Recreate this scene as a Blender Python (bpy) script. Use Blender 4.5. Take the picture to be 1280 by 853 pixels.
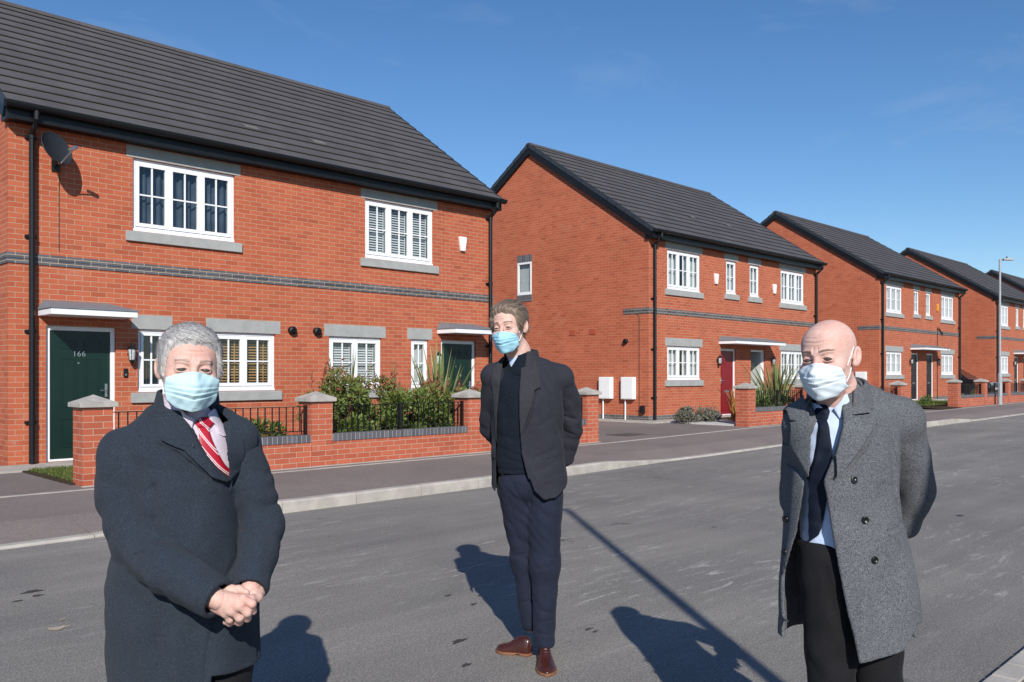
import bpy, bmesh, math, random
import numpy as np
from mathutils import Vector, Matrix

for _o in list(bpy.data.objects):
    bpy.data.objects.remove(_o)
SC = bpy.context.scene
COL = SC.collection
R = math.radians

# ------------------------------------------------------------------ camera
# the street runs along +x, the house fronts stand at y = 13.52, the camera
# is at the origin looking half way between the two
CH = 1.42
cam_d = bpy.data.cameras.new('camera')
cam = bpy.data.objects.new('camera', cam_d)
COL.objects.link(cam)
cam.location = (0, 0, CH)
cam.rotation_euler = (R(90), 0, R(-45))
cam_d.sensor_width = 36
cam_d.lens = 36 * 1070 / 1280
cam_d.shift_y = 42.5 / 1280
cam_d.clip_start = 0.05
cam_d.clip_end = 3000
SC.camera = cam

# ------------------------------------------------------------------ light
SUN_EL = R(31.6)
SDX, SDY = -0.613, -0.790            # horizontal direction towards the sun
sun_vec = Vector((SDX * math.cos(SUN_EL), SDY * math.cos(SUN_EL), math.sin(SUN_EL)))
sd = bpy.data.lights.new('sun', 'SUN')
sun = bpy.data.objects.new('sun', sd)
COL.objects.link(sun)
sd.energy = 4.9
sd.angle = R(0.53)
sd.color = (1.0, 0.945, 0.87)
sun.rotation_euler = sun_vec.to_track_quat('Z', 'Y').to_euler()
sun.location = (-20, -25, 30)

w = bpy.data.worlds.new('World')
SC.world = w
w.use_nodes = True
nt = w.node_tree
bg = nt.nodes['Background']
sky = nt.nodes.new('ShaderNodeTexSky')
sky.sky_type = 'NISHITA'
sky.sun_disc = False
sky.sun_elevation = SUN_EL
sky.sun_rotation = math.atan2(SDX, SDY)
sky.altitude = 0
sky.air_density = 1.0
sky.dust_density = 0.0
sky.ozone_density = 4.0
hs = nt.nodes.new('ShaderNodeHueSaturation')
hs.inputs['Hue'].default_value = 0.503
hs.inputs['Saturation'].default_value = 1.16
hs.inputs['Value'].default_value = 1.0
nt.links.new(sky.outputs[0], hs.inputs['Color'])
# a trace of high cirrus
tcw = nt.nodes.new('ShaderNodeTexCoord')
mpw = nt.nodes.new('ShaderNodeMapping'); mpw.inputs['Scale'].default_value = (1.2, 3.2, 7.0); mpw.inputs['Rotation'].default_value = (.3, .5, .4)
nzw = nt.nodes.new('ShaderNodeTexNoise'); nzw.inputs['Scale'].default_value = 2.1; nzw.inputs['Detail'].default_value = 8; nzw.inputs['Roughness'].default_value = .6; nzw.inputs['Distortion'].default_value = .7
rpw = nt.nodes.new('ShaderNodeValToRGB'); rpw.color_ramp.elements[0].position = .56; rpw.color_ramp.elements[1].position = .86
rpw.color_ramp.elements[1].color = (.12, .12, .12, 1)
mxw = nt.nodes.new('ShaderNodeMix'); mxw.data_type = 'RGBA'
nt.links.new(tcw.outputs['Generated'], mpw.inputs[0]); nt.links.new(mpw.outputs[0], nzw.inputs['Vector'])
nt.links.new(nzw.outputs[0], rpw.inputs[0]); nt.links.new(rpw.outputs[0], mxw.inputs[0])
nt.links.new(hs.outputs[0], mxw.inputs[6]); mxw.inputs[7].default_value = (6.2, 6.6, 7.2, 1)
nt.links.new(mxw.outputs[2], bg.inputs[0])
bg.inputs[1].default_value = 0.108
SC.view_settings.view_transform = 'Standard'
SC.view_settings.look = 'None'
SC.view_settings.exposure = 0.12
SC.view_settings.gamma = 1
SC.view_settings.use_curve_mapping = False
SC.cycles.max_bounces = 6
SC.cycles.transparent_max_bounces = 12
SC.cycles.use_denoising = True

# ------------------------------------------------------------------ materials
class NG:
    """small helper around a node tree"""
    def __init__(s, name):
        s.m = bpy.data.materials.new(name)
        s.m.use_nodes = True
        s.t = s.m.node_tree
        s.b = s.t.nodes['Principled BSDF']
        s.out = s.t.nodes['Material Output']
    def n(s, typ, **kw):
        nd = s.t.nodes.new(typ)
        for k, v in kw.items():
            if k in nd.inputs.keys():
                nd.inputs[k].default_value = v
            else:
                setattr(nd, k, v)
        return nd
    def l(s, a, b):
        s.t.links.new(a, b)
    def coord(s, kind='Object', scale=None):
        tc = s.n('ShaderNodeTexCoord')
        o = tc.outputs[kind]
        if scale is not None:
            mp = s.n('ShaderNodeMapping')
            mp.inputs['Scale'].default_value = scale if hasattr(scale, '__len__') else (scale,) * 3
            s.l(o, mp.inputs[0])
            o = mp.outputs[0]
        return o
    def noise(s, vec, scale, detail=4, rough=0.55, dist=0.0):
        nd = s.n('ShaderNodeTexNoise')
        nd.inputs['Scale'].default_value = scale
        nd.inputs['Detail'].default_value = detail
        nd.inputs['Roughness'].default_value = rough
        nd.inputs['Distortion'].default_value = dist
        s.l(vec, nd.inputs['Vector'])
        return nd
    def ramp(s, fac, stops):
        r = s.n('ShaderNodeValToRGB')
        el = r.color_ramp.elements
        while len(el) < len(stops):
            el.new(0.5)
        for e, (p, c) in zip(el, stops):
            e.position = p
            e.color = (*c, 1) if len(c) == 3 else c
        s.l(fac, r.inputs[0])
        return r.outputs[0]
    def mix(s, fac, a, b, mode='MIX'):
        m = s.n('ShaderNodeMix', data_type='RGBA', blend_type=mode)
        for sock, v in ((m.inputs[0], fac), (m.inputs[6], a), (m.inputs[7], b)):
            if hasattr(v, 'links'):
                s.l(v, sock)
            elif hasattr(v, '__len__'):
                sock.default_value = (*v, 1) if len(v) == 3 else v
            else:
                sock.default_value = v
        return m.outputs[2]
    def bump(s, h, dist=0.01, strength=1.0, prev=None):
        b = s.n('ShaderNodeBump')
        b.inputs['Distance'].default_value = dist
        b.inputs['Strength'].default_value = strength
        s.l(h, b.inputs['Height'])
        if prev is not None:
            s.l(prev, b.inputs['Normal'])
        s.l(b.outputs[0], s.b.inputs['Normal'])
        return b.outputs[0]
    def col(s, v):
        if hasattr(v, 'links'):
            s.l(v, s.b.inputs['Base Color'])
        else:
            s.b.inputs['Base Color'].default_value = (*v, 1)
    def rough(s, v):
        if hasattr(v, 'links'):
            s.l(v, s.b.inputs['Roughness'])
        else:
            s.b.inputs['Roughness'].default_value = v
    def spec(s, v):
        s.b.inputs['Specular IOR Level'].default_value = v

def m_plain(name, c, rough=0.6, spec=0.4, metal=0.0, var=0.12, scale=9, bump=0.0, bscale=60):
    g = NG(name)
    v = g.coord('Object')
    n = g.noise(v, scale, 5)
    c2 = tuple(max(0, x * (1 - var)) for x in c)
    c1 = tuple(min(1, x * (1 + var)) for x in c)
    g.col(g.ramp(n.outputs[0], [(0.3, c2), (0.7, c1)]))
    g.rough(rough)
    g.spec(spec)
    g.b.inputs['Metallic'].default_value = metal
    if bump:
        nb = g.noise(v, bscale, 4)
        g.bump(nb.outputs[0], bump, 0.6)
    return g.m

def m_brick(name, base, alt, mortar, bw=0.225, rh=0.075, ms=0.0042, big=0.08, efflo=0.0, dark_odd=None):
    g = NG(name)
    uv = g.coord('UV')
    wob = g.noise(uv, 22, 3)
    sub = g.n('ShaderNodeVectorMath', operation='MULTIPLY_ADD')
    g.l(wob.outputs['Color'], sub.inputs[0])
    sub.inputs[1].default_value = (0.003, 0.003, 0)
    g.l(uv, sub.inputs[2])
    br = g.n('ShaderNodeTexBrick')
    br.offset = 0.5
    br.inputs['Scale'].default_value = 1
    br.inputs['Mortar Size'].default_value = ms
    br.inputs['Mortar Smooth'].default_value = 0.25
    br.inputs['Bias'].default_value = 0
    br.inputs['Brick Width'].default_value = bw
    br.inputs['Row Height'].default_value = rh
    br.inputs['Color1'].default_value = (*base, 1)
    br.inputs['Color2'].default_value = (*alt, 1)
    br.inputs['Mortar'].default_value = (*mortar, 1)
    g.l(sub.outputs[0], br.inputs['Vector'])
    # a second random value per brick: a few darker, burnt ones
    br2 = g.n('ShaderNodeTexBrick')
    br2.offset = 0.5
    for k in ('Scale', 'Mortar Size', 'Brick Width', 'Row Height'):
        br2.inputs[k].default_value = br.inputs[k].default_value
    br2.inputs['Mortar Size'].default_value = 0
    br2.inputs['Color1'].default_value = (0, 0, 0, 1)
    br2.inputs['Color2'].default_value = (1, 1, 1, 1)
    off = g.n('ShaderNodeVectorMath', operation='ADD')
    off.inputs[1].default_value = (bw * 40, rh * 26, 0)
    g.l(sub.outputs[0], off.inputs[0])
    g.l(off.outputs[0], br2.inputs['Vector'])
    odd = g.ramp(br2.outputs['Color'], [(0.80, (1, 1, 1)), (0.97, dark_odd or (0.86, 0.83, 0.83))])
    c = g.mix(1.0, br.outputs['Color'], odd, 'MULTIPLY')
    fine = g.noise(uv, 160, 5, 0.7)
    c = g.mix(1.0, c, g.ramp(fine.outputs[0], [(0.25, (0.80, 0.80, 0.80)), (0.75, (1.16, 1.16, 1.16))]), 'MULTIPLY')
    bign = g.noise(uv, 0.8, 4, 0.6)
    c = g.mix(1.0, c, g.ramp(bign.outputs[0], [(0.3, (1 - big,) * 3), (0.7, (1 + big,) * 3)]), 'MULTIPLY')
    # keep the joints their own colour
    c = g.mix(br.outputs['Fac'], c, g.mix(0.5, br.outputs['Color'], c))
    if efflo:
        en = g.noise(uv, 2.3, 5, 0.7)
        en2 = g.noise(uv, 0.55, 3, 0.6)
        mm = g.n('ShaderNodeMath', operation='MULTIPLY')
        g.l(g.ramp(en.outputs[0], [(0.52, (0, 0, 0)), (0.75, (1, 1, 1))]), mm.inputs[0])
        g.l(g.ramp(en2.outputs[0], [(0.52, (0, 0, 0)), (0.72, (efflo,) * 3)]), mm.inputs[1])
        c = g.mix(mm.outputs[0], c, (0.62, 0.46, 0.38))
    g.col(c)
    g.rough(0.88)
    g.spec(0.25)
    inv = g.n('ShaderNodeMath', operation='SUBTRACT')
    inv.inputs[0].default_value = 1
    g.l(br.outputs['Fac'], inv.inputs[1])
    n1 = g.bump(inv.outputs[0], 0.006, 0.7)
    g.bump(fine.outputs[0], 0.003, 0.4, n1)
    return g.m

def m_asphalt(name, c, grain=0.7, streak=True, tone=(1, 1, 1)):
    g = NG(name)
    v = g.coord('Object')
    f1 = g.noise(v, 95, 3, 0.8)
    f2 = g.noise(v, 28, 5, 0.7)
    f3 = g.noise(v, 0.55, 5, 0.6, 0.4)
    c0 = g.ramp(f1.outputs[0], [(0.36, tuple(x * (1 - grain * .55) for x in c)), (0.52, c), (0.70, tuple(min(1, x * (1 + grain * 1.3)) for x in c))])
    c0 = g.mix(1.0, c0, g.ramp(f2.outputs[0], [(0.3, (0.85,) * 3), (0.7, (1.14,) * 3)]), 'MULTIPLY')
    c0 = g.mix(1.0, c0, g.ramp(f3.outputs[0], [(0.3, (0.86, 0.86, 0.87)), (0.7, (1.14, 1.13, 1.11))]), 'MULTIPLY')
    if streak:
        # wheel-worn bands along the street and pale scuffs
        vs = g.coord('Object', (0.10, 1.3, 1))
        s1 = g.noise(vs, 1.6, 5, 0.6)
        c0 = g.mix(1.0, c0, g.ramp(s1.outputs[0], [(0.32, (0.86,) * 3), (0.68, (1.16, 1.15, 1.13))]), 'MULTIPLY')
        vs2 = g.coord('Object', (1.1, 6.0, 1))
        s2 = g.noise(vs2, 1.9, 8, 0.75, 0.6)
        s3 = g.noise(v, 0.42, 3, 0.5)
        s4 = g.noise(v, 40, 2, 0.9)
        mm = g.n('ShaderNodeMath', operation='MULTIPLY')
        g.l(g.ramp(s2.outputs[0], [(0.55, (0, 0, 0)), (0.66, (1, 1, 1))]), mm.inputs[0])
        g.l(g.ramp(s3.outputs[0], [(0.40, (0, 0, 0)), (0.58, (0.9,) * 3)]), mm.inputs[1])
        mm2 = g.n('ShaderNodeMath', operation='MULTIPLY')
        g.l(mm.outputs[0], mm2.inputs[0])
        g.l(g.ramp(s4.outputs[0], [(0.40, (0.2,) * 3), (0.54, (1, 1, 1))]), mm2.inputs[1])
        c0 = g.mix(mm2.outputs[0], c0, (0.52, 0.50, 0.46))
        # oily dark spots
        d1 = g.noise(v, 2.1, 6, 0.7)
        d2 = g.noise(v, 0.33, 2, 0.5)
        mm3 = g.n('ShaderNodeMath', operation='MULTIPLY')
        g.l(g.ramp(d1.outputs[0], [(0.63, (0, 0, 0)), (0.67, (0.7,) * 3)]), mm3.inputs[0])
        g.l(g.ramp(d2.outputs[0], [(0.5, (0, 0, 0)), (0.56, (1, 1, 1))]), mm3.inputs[1])
        c0 = g.mix(mm3.outputs[0], c0, (0.03, 0.028, 0.027))
    g.col(c0)
    g.rough(0.86)
    g.spec(0.35)
    n1 = g.bump(f1.outputs[0], 0.006, 0.8)
    g.bump(f2.outputs[0], 0.006, 0.3, n1)
    return g.m

def m_roof():
    g = NG('roof_tile')
    uv = g.coord('UV')
    br = g.n('ShaderNodeTexBrick')
    br.offset = 0.5
    br.inputs['Scale'].default_value = 1
    br.inputs['Mortar Size'].default_value = 0.003
    br.inputs['Mortar Smooth'].default_value = 0.2
    br.inputs['Brick Width'].default_value = 0.295
    br.inputs['Row Height'].default_value = 1.0
    br.inputs['Color1'].default_value = (0.074, 0.068, 0.070, 1)
    br.inputs['Color2'].default_value = (0.088, 0.081, 0.083, 1)
    br.inputs['Mortar'].default_value = (0.06, 0.056, 0.058, 1)
    g.l(uv, br.inputs['Vector'])
    v = g.coord('Object')
    n1 = g.noise(v, 1.1, 5, 0.6)
    n2 = g.noise(v, 55, 4, 0.7)
    c = g.mix(1.0, br.outputs['Color'], g.ramp(n1.outputs[0], [(0.3, (0.88,) * 3), (0.7, (1.12,) * 3)]), 'MULTIPLY')
    c = g.mix(1.0, c, g.ramp(n2.outputs[0], [(0.3, (0.82,) * 3), (0.7, (1.2,) * 3)]), 'MULTIPLY')
    g.col(c)
    g.rough(0.72)
    g.spec(0.4)
    g.bump(n2.outputs[0], 0.003, 0.5)
    return g.m

def m_glass():
    g = NG('window_glass')
    t = g.t
    gl = t.nodes.new('ShaderNodeBsdfGlossy')
    gl.inputs['Roughness'].default_value = 0.015
    tr = t.nodes.new('ShaderNodeBsdfTransparent')
    tr.inputs[0].default_value = (0.80, 0.84, 0.84, 1)
    lw = t.nodes.new('ShaderNodeLayerWeight')
    lw.inputs[0].default_value = .5
    pw = g.n('ShaderNodeMath', operation='POWER'); pw.inputs[1].default_value = 4.0
    g.l(lw.outputs['Facing'], pw.inputs[0])
    fr = g.n('ShaderNodeMath', operation='MULTIPLY_ADD'); fr.inputs[1].default_value = .85; fr.inputs[2].default_value = .085
    g.l(pw.outputs[0], fr.inputs[0])
    nz = g.noise(g.coord('Object'), 1.3, 2)
    bp = g.n('ShaderNodeBump')
    bp.inputs['Distance'].default_value = 0.01
    bp.inputs['Strength'].default_value = 0.25
    g.l(nz.outputs[0], bp.inputs['Height'])
    g.l(bp.outputs[0], gl.inputs['Normal'])
    mx = t.nodes.new('ShaderNodeMixShader')
    g.l(fr.outputs[0], mx.inputs[0])
    g.l(tr.outputs[0], mx.inputs[1])
    g.l(gl.outputs[0], mx.inputs[2])
    g.l(mx.outputs[0], g.out.inputs[0])
    return g.m

M = {}
M['brick'] = m_brick('red_brick', (0.41, 0.098, 0.049), (0.47, 0.128, 0.064), (0.50, 0.33, 0.22), efflo=0.22)
M['garden_brick'] = m_brick('garden_red_brick', (0.41, 0.097, 0.052), (0.48, 0.130, 0.072), (0.50, 0.37, 0.27), efflo=0.35)
M['blue_brick'] = m_brick('blue_brick', (0.085, 0.09, 0.105), (0.13, 0.13, 0.145), (0.50, 0.40, 0.29), dark_odd=(0.9, 0.85, 0.8))
M['soldier_brick'] = m_brick('blue_soldier_brick', (0.085, 0.09, 0.105), (0.13, 0.13, 0.15), (0.34, 0.31, 0.28), bw=0.075, rh=0.5, ms=0.005)
M['roof'] = m_roof()
M['black_pvc'] = m_plain('black_pvc', (0.007, 0.008, 0.010), 0.42, 0.35, var=0.2)
M['verge'] = m_plain('dark_verge', (0.030, 0.036, 0.045), 0.5, 0.4)
M['white_upvc'] = m_plain('white_upvc', (0.80, 0.81, 0.83), 0.35, 0.4, var=0.015)
M['cast_stone'] = m_plain('cast_stone', (0.34, 0.345, 0.335), 0.9, 0.2, var=0.10, scale=6, bump=0.003, bscale=90)
M['cap_stone'] = m_plain('cap_stone', (0.37, 0.35, 0.32), 0.9, 0.2, var=0.22, scale=7, bump=0.004, bscale=60)
M['lead'] = m_plain('grey_lead_roof', (0.17, 0.185, 0.205), 0.6, 0.4, var=0.1)
M['glass'] = m_glass()
M['door_green'] = m_plain('green_door', (0.005, 0.022, 0.016), 0.35, 0.5, var=0.08)
M['door_red'] = m_plain('red_door', (0.21, 0.008, 0.014), 0.35, 0.5, var=0.06)
M['door_black'] = m_plain('black_door', (0.012, 0.014, 0.018), 0.4, 0.5)
M['door_white'] = m_plain('white_door', (0.62, 0.64, 0.66), 0.4, 0.5, var=0.03)
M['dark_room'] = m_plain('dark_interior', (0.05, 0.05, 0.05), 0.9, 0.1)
M['blind_white'] = m_plain('white_blind', (0.72, 0.73, 0.74), 0.5, 0.3, var=0.03)
M['blind_wood'] = m_plain('wooden_blind', (0.50, 0.31, 0.15), 0.5, 0.3, var=0.1)
M['curtain_pale'] = m_plain('pale_curtain', (0.55, 0.56, 0.56), 0.9, 0.1, var=0.08)
M['curtain_dark'] = m_plain('dark_blue_curtain', (0.055, 0.075, 0.105), 0.8, 0.2, var=0.35, scale=4)
M['metal_black'] = m_plain('black_iron', (0.008, 0.008, 0.009), 0.38, 0.5)
M['chrome'] = m_plain('satin_metal', (0.55, 0.55, 0.56), 0.28, 0.5, metal=0.9)
M['galv'] = m_plain('galvanised_steel', (0.34, 0.36, 0.38), 0.55, 0.5, metal=0.15, var=0.1)
M['dish'] = m_plain('dish_grey', (0.022, 0.025, 0.03), 0.45, 0.4)
M['concrete'] = m_plain('pale_concrete', (0.40, 0.37, 0.33), 0.92, 0.2, var=0.14, scale=5, bump=0.003)
M['kerb'] = m_plain('kerb_concrete', (0.40, 0.37, 0.33), 0.92, 0.2, var=0.2, scale=4, bump=0.004)
M['lampglass'] = m_plain('lantern_glass', (0.45, 0.47, 0.48), 0.15, 0.6, var=0.3, scale=40)
M['yellow'] = m_plain('yellow_plastic', (0.72, 0.32, 0.03), 0.4, 0.4)
M['orange_leaf'] = m_plain('orange_leaf', (0.42, 0.10, 0.03), 0.5, 0.3, var=0.3)
M['terracotta'] = m_plain('airbrick_terracotta', (0.36, 0.085, 0.045), 0.9, 0.2)
M['road'] = m_asphalt('road_asphalt', (0.212, 0.200, 0.184))
M['pavement'] = m_asphalt('pavement_tarmac', (0.212, 0.178, 0.164), grain=0.35, streak=False)
M['drive'] = m_asphalt('drive_tarmac', (0.200, 0.168, 0.156), grain=0.35, streak=False)

# ------------------------------------------------------------------ mesh helpers
class MB:
    """collects faces with metre-scaled box UVs and links them as ONE mesh object"""
    def __init__(s):
        s.v, s.f, s.uv = [], [], []
    def face(s, pts, uv=None):
        pts = [Vector(p) for p in pts]
        i = len(s.v)
        s.v += [tuple(p) for p in pts]
        s.f.append(list(range(i, i + len(pts))))
        if uv is None:
            n = Vector((0, 0, 0))
            for a in range(1, len(pts) - 1):
                n += (pts[a] - pts[0]).cross(pts[a + 1] - pts[0])
            ax = max(range(3), key=lambda k: abs(n[k]))
            if ax == 0:
                uv = [(p.y, p.z) for p in pts]
            elif ax == 1:
                uv = [(p.x, p.z) for p in pts]
            else:
                uv = [(p.x, p.y) for p in pts]
        s.uv.append(uv)
    def box(s, x0, x1, y0, y1, z0, z1):
        if x1 < x0: x0, x1 = x1, x0
        if y1 < y0: y0, y1 = y1, y0
        if z1 < z0: z0, z1 = z1, z0
        s.face([(x0, y0, z0), (x1, y0, z0), (x1, y0, z1), (x0, y0, z1)])
        s.face([(x1, y1, z0), (x0, y1, z0), (x0, y1, z1), (x1, y1, z1)])
        s.face([(x0, y1, z0), (x0, y0, z0), (x0, y0, z1), (x0, y1, z1)])
        s.face([(x1, y0, z0), (x1, y1, z0), (x1, y1, z1), (x1, y0, z1)])
        s.face([(x0, y0, z1), (x1, y0, z1), (x1, y1, z1), (x0, y1, z1)])
        s.face([(x0, y1, z0), (x1, y1, z0), (x1, y0, z0), (x0, y0, z0)])
        return s
    def prism(s, prof, a0, a1, axis='x'):
        """closed profile (list of 2D points, counter-clockwise seen from +axis) swept along an axis"""
        def mk(p, a):
            return {'x': (a, p[0], p[1]), 'y': (p[0], a, p[1]), 'z': (p[0], p[1], a)}[axis]
        n = len(prof)
        for i in range(n):
            p, q = prof[i], prof[(i + 1) % n]
            s.face([mk(p, a0), mk(q, a0), mk(q, a1), mk(p, a1)])
        s.face([mk(p, a0) for p in reversed(prof)])
        s.face([mk(p, a1) for p in prof])
        return s
    def tube(s, path, r, n=8, r1=None, caps=True):
        path = [Vector(p) for p in path]
        m = len(path)
        rings = []
        for i, p in enumerate(path):
            d = (path[min(i + 1, m - 1)] - path[max(i - 1, 0)]).normalized()
            up = Vector((0, 0, 1)) if abs(d.z) < 0.9 else Vector((1, 0, 0))
            a = d.cross(up).normalized()
            b = d.cross(a).normalized()
            rr = r if r1 is None else r + (r1 - r) * i / (m - 1)
            rings.append([p + rr * (math.cos(2 * math.pi * k / n) * a + math.sin(2 * math.pi * k / n) * b) for k in range(n)])
        for i in range(m - 1):
            for k in range(n):
                s.face([rings[i][k], rings[i][(k + 1) % n], rings[i + 1][(k + 1) % n], rings[i + 1][k]])
        if caps:
            s.face(list(reversed(rings[0])))
            s.face(rings[-1])
        return s
    def lathe(s, prof, c=(0, 0, 0), n=16, ax=(0, 0, 1)):
        q = Vector((0, 0, 1)).rotation_difference(Vector(ax))
        rings = [[Vector(c) + q @ Vector((r * math.cos(2 * math.pi * k / n), r * math.sin(2 * math.pi * k / n), z)) for k in range(n)] for r, z in prof]
        for i in range(len(rings) - 1):
            for k in range(n):
                s.face([rings[i][k], rings[i][(k + 1) % n], rings[i + 1][(k + 1) % n], rings[i + 1][k]])
        return s
    def build(s, name, mat, parent=None, smooth=False, bevel=0, loc=None, weld=True):
        me = bpy.data.meshes.new(name)
        me.from_pydata(s.v, [], s.f)
        uvl = me.uv_layers.new(name='UVMap')
        flat = [c for f in s.uv for p in f for c in p]
        uvl.data.foreach_set('uv', flat)
        if smooth or bevel or weld:
            bm = bmesh.new()
            bm.from_mesh(me)
            bmesh.ops.remove_doubles(bm, verts=bm.verts, dist=1e-5)
            bm.to_mesh(me)
            bm.free()
        if smooth:
            me.polygons.foreach_set('use_smooth', [True] * len(me.polygons))
        me.materials.append(mat)
        o = bpy.data.objects.new(name, me)
        COL.objects.link(o)
        if parent is not None:
            o.parent = parent
        if loc is not None:
            o.location = loc
        if bevel:
            md = o.modifiers.new('bevel', 'BEVEL')
            md.width = bevel
            md.segments = 2
            md.limit_method = 'ANGLE'
            md.angle_limit = R(40)
        return o

def tag(o, label=None, cat=None, group=None, kind=None):
    if label: o['label'] = label
    if cat: o['category'] = cat
    if group: o['group'] = group
    if kind: o['kind'] = kind
    return o

def empty(name, loc, rz=0):
    o = bpy.data.objects.new(name, None)
    o.empty_display_size = 0.3
    COL.objects.link(o)
    o.location = loc
    o.rotation_euler.z = rz
    return o

def gz(x):
    """height of the road along the street: level by the camera, a slight rise further on"""
    return float(np.interp(x, [-100, 13, 18, 28, 35, 50, 80, 400], [0, 0, .05, .08, .12, .18, .28, .9]))
# ------------------------------------------------------------------ ground
XB = [-90, -40, -15, -5, 0, 2, 4, 6, 7.6, 9, 10.7, 12, 13, 15.5, 18, 23, 28, 35, 42, 50, 65, 80, 140, 400]
def kerb_y(x):
    return float(np.interp(x, [-5, 7.6, 9, 12, 16, 400], [7.80, 7.88, 7.95, 8.15, 8.12, 8.12]))
NK = 1.24     # near kerb line
def strip(name, ya, yb, dz, mat, zb=None, x0=None, x1=None):
    """a sheet along the street between the curves ya(x) and yb(x), at gz(x) + dz"""
    xs = [x for x in XB if (x0 is None or x > x0) and (x1 is None or x < x1)]
    if x0 is not None: xs = [x0] + xs
    if x1 is not None: xs = xs + [x1]
    fa = ya if callable(ya) else (lambda x: ya)
    fb = yb if callable(yb) else (lambda x: yb)
    m = MB()
    for a, b in zip(xs[:-1], xs[1:]):
        m.face([(a, fa(a), gz(a) + dz), (b, fa(b), gz(b) + dz), (b, fb(b), gz(b) + (zb if zb is not None else dz)), (a, fb(a), gz(a) + (zb if zb is not None else dz))])
    o = m.build(name, mat)
    tag(o, kind='structure')
    return o

gr = NG('far_ground')
gn = gr.noise(gr.coord('Object'), 0.4, 6)
gr.col(gr.ramp(gn.outputs[0], [(0.3, (0.05, 0.065, 0.025)), (0.7, (0.09, 0.10, 0.045))]))
gr.rough(0.95)
m = MB()
m.face([(-1500, -1500, -0.12), (1500, -1500, -0.12), (1500, 1500, -0.12), (-1500, 1500, -0.12)])
tag(m.build('ground', gr.m), kind='structure')

strip('road', NK, lambda x: kerb_y(x) + 0.02, 0.0, M['road'])
strip('near_pavement', -1.6, NK - 0.26, 0.030, M['pavement'])
strip('far_pavement', lambda x: kerb_y(x) + 0.70, 10.24, 0.12, M['pavement'])
strip('verge_ground', -60, -1.6, 0.028, gr.m)
strip('driveway', 10.29, 40, 0.122, M['drive'])
tag(bpy.data.objects['verge_ground'], kind='structure')

# thin pale edging between the pavement and the drives
m = MB()
for a, b in zip(XB[:-1], XB[1:]):
    m.prism([(10.235, gz(a) + .02), (10.295, gz(a) + .02), (10.295, gz(a) + .128), (10.235, gz(a) + .128)], a, b) if False else None
    m.face([(a, 10.235, gz(a) + .128), (b, 10.235, gz(b) + .128), (b, 10.295, gz(b) + .128), (a, 10.295, gz(a) + .128)])
    m.face([(a, 10.235, gz(a) + .05), (b, 10.235, gz(b) + .05), (b, 10.235, gz(b) + .128), (a, 10.235, gz(a) + .128)])
tag(m.build('pavement_edging', M['concrete']), kind='structure')

# kerbs: stones 0.9 m long, dropped by the drives
def kerb_h(x):
    return float(np.interp(x, [-5, 3.2, 4.1, 10.2, 11.6, 19, 20.0, 26.0, 27.2, 34.5, 35.7, 44, 45.2],
                           [.025, .025, .125, .125, .025, .025, .125, .125, .025, .025, .125, .125, .025]))
m = MB()
rampm = MB()
x = -22.0
rnd = random.Random(4)
while x < 90:
    a, b = x + .004, x + .911
    ya, yb = kerb_y(a), kerb_y(b)
    ha, hb = gz(a) + kerb_h(a), gz(b) + kerb_h(b)
    w_ = .125
    ta, tb = gz(a) - .05, gz(b) - .05
    c_ = .018
    P8 = lambda x_, y_, h_: [(x_, y_, ta if x_ == a else tb), (x_, y_, h_ - c_), (x_, y_ + c_, h_), (x_, y_ + w_, h_), (x_, y_ + w_, ta if x_ == a else tb)]
    A, B = P8(a, ya, ha), P8(b, yb, hb)
    for i in range(4):
        m.face([A[i], B[i], B[i + 1], A[i + 1]])
    m.face(A); m.face(list(reversed(B)))
    rampm.face([(a, ya + w_, ha - .003), (x + .915, kerb_y(x + .915) + w_, gz(x + .915) + kerb_h(x + .915) - .003), (x + .915, kerb_y(x + .915) + .70, gz(x + .915) + .12), (a - .004, kerb_y(a) + .70, gz(a) + .12)])
    x += .915
tag(m.build('kerb', M['kerb']), kind='structure')
tag(rampm.build('pavement_edge', M['pavement']), kind='structure')

# near kerb, flush setts at the photographer's side
m = MB()
x = -8.0
while x < 60:
    for k in range(2):
        xx = x + (k % 2) * .11
        y1 = NK - .130 * k
        m.box(xx + .004, xx + .219, y1 - .124, y1 - .004, gz(x) - .05, gz(x) + .034)
    x += .225
tag(m.build('near_kerb', M['kerb'], bevel=.006), kind='structure')

# grey mud patch and lost scuffs on the road: thin stains with a shape of their own
def blob(name, cx, cy, rx, ry, z, mat, seed, n=26, rz=0, label=None):
    rr = random.Random(seed)
    pts = []
    ph = [rr.uniform(0, 6.28) for _ in range(4)]
    for k in range(n):
        t = 2 * math.pi * k / n
        q = 1 + .22 * math.sin(3 * t + ph[0]) + .14 * math.sin(5 * t + ph[1]) + .09 * math.sin(9 * t + ph[2]) + rr.uniform(-.06, .06)
        px, py = rx * q * math.cos(t), ry * q * math.sin(t)
        pts.append((cx + px * math.cos(rz) - py * math.sin(rz), cy + px * math.sin(rz) + py * math.cos(rz), z))
    m = MB()
    m.face(pts)
    o = m.build(name, mat)
    tag(o, kind='structure')
    return o
M['mud'] = m_plain('dried_mud', (0.40, 0.33, 0.26), 0.95, 0.1, var=0.25, scale=30)
M['oil'] = m_plain('oil_stain', (0.05, 0.048, 0.046), 0.6, 0.4, var=0.3, scale=20)
M['paintmark'] = m_plain('worn_white_mark', (0.42, 0.41, 0.39), 0.9, 0.2, var=0.3, scale=25)
def gp(px, py, z=0.0):
    Z = (CH - z) * 1070 / (py - 469); X = (px - 640) / 1070 * Z
    return .70711 * (X + Z), .70711 * (Z - X)
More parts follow.
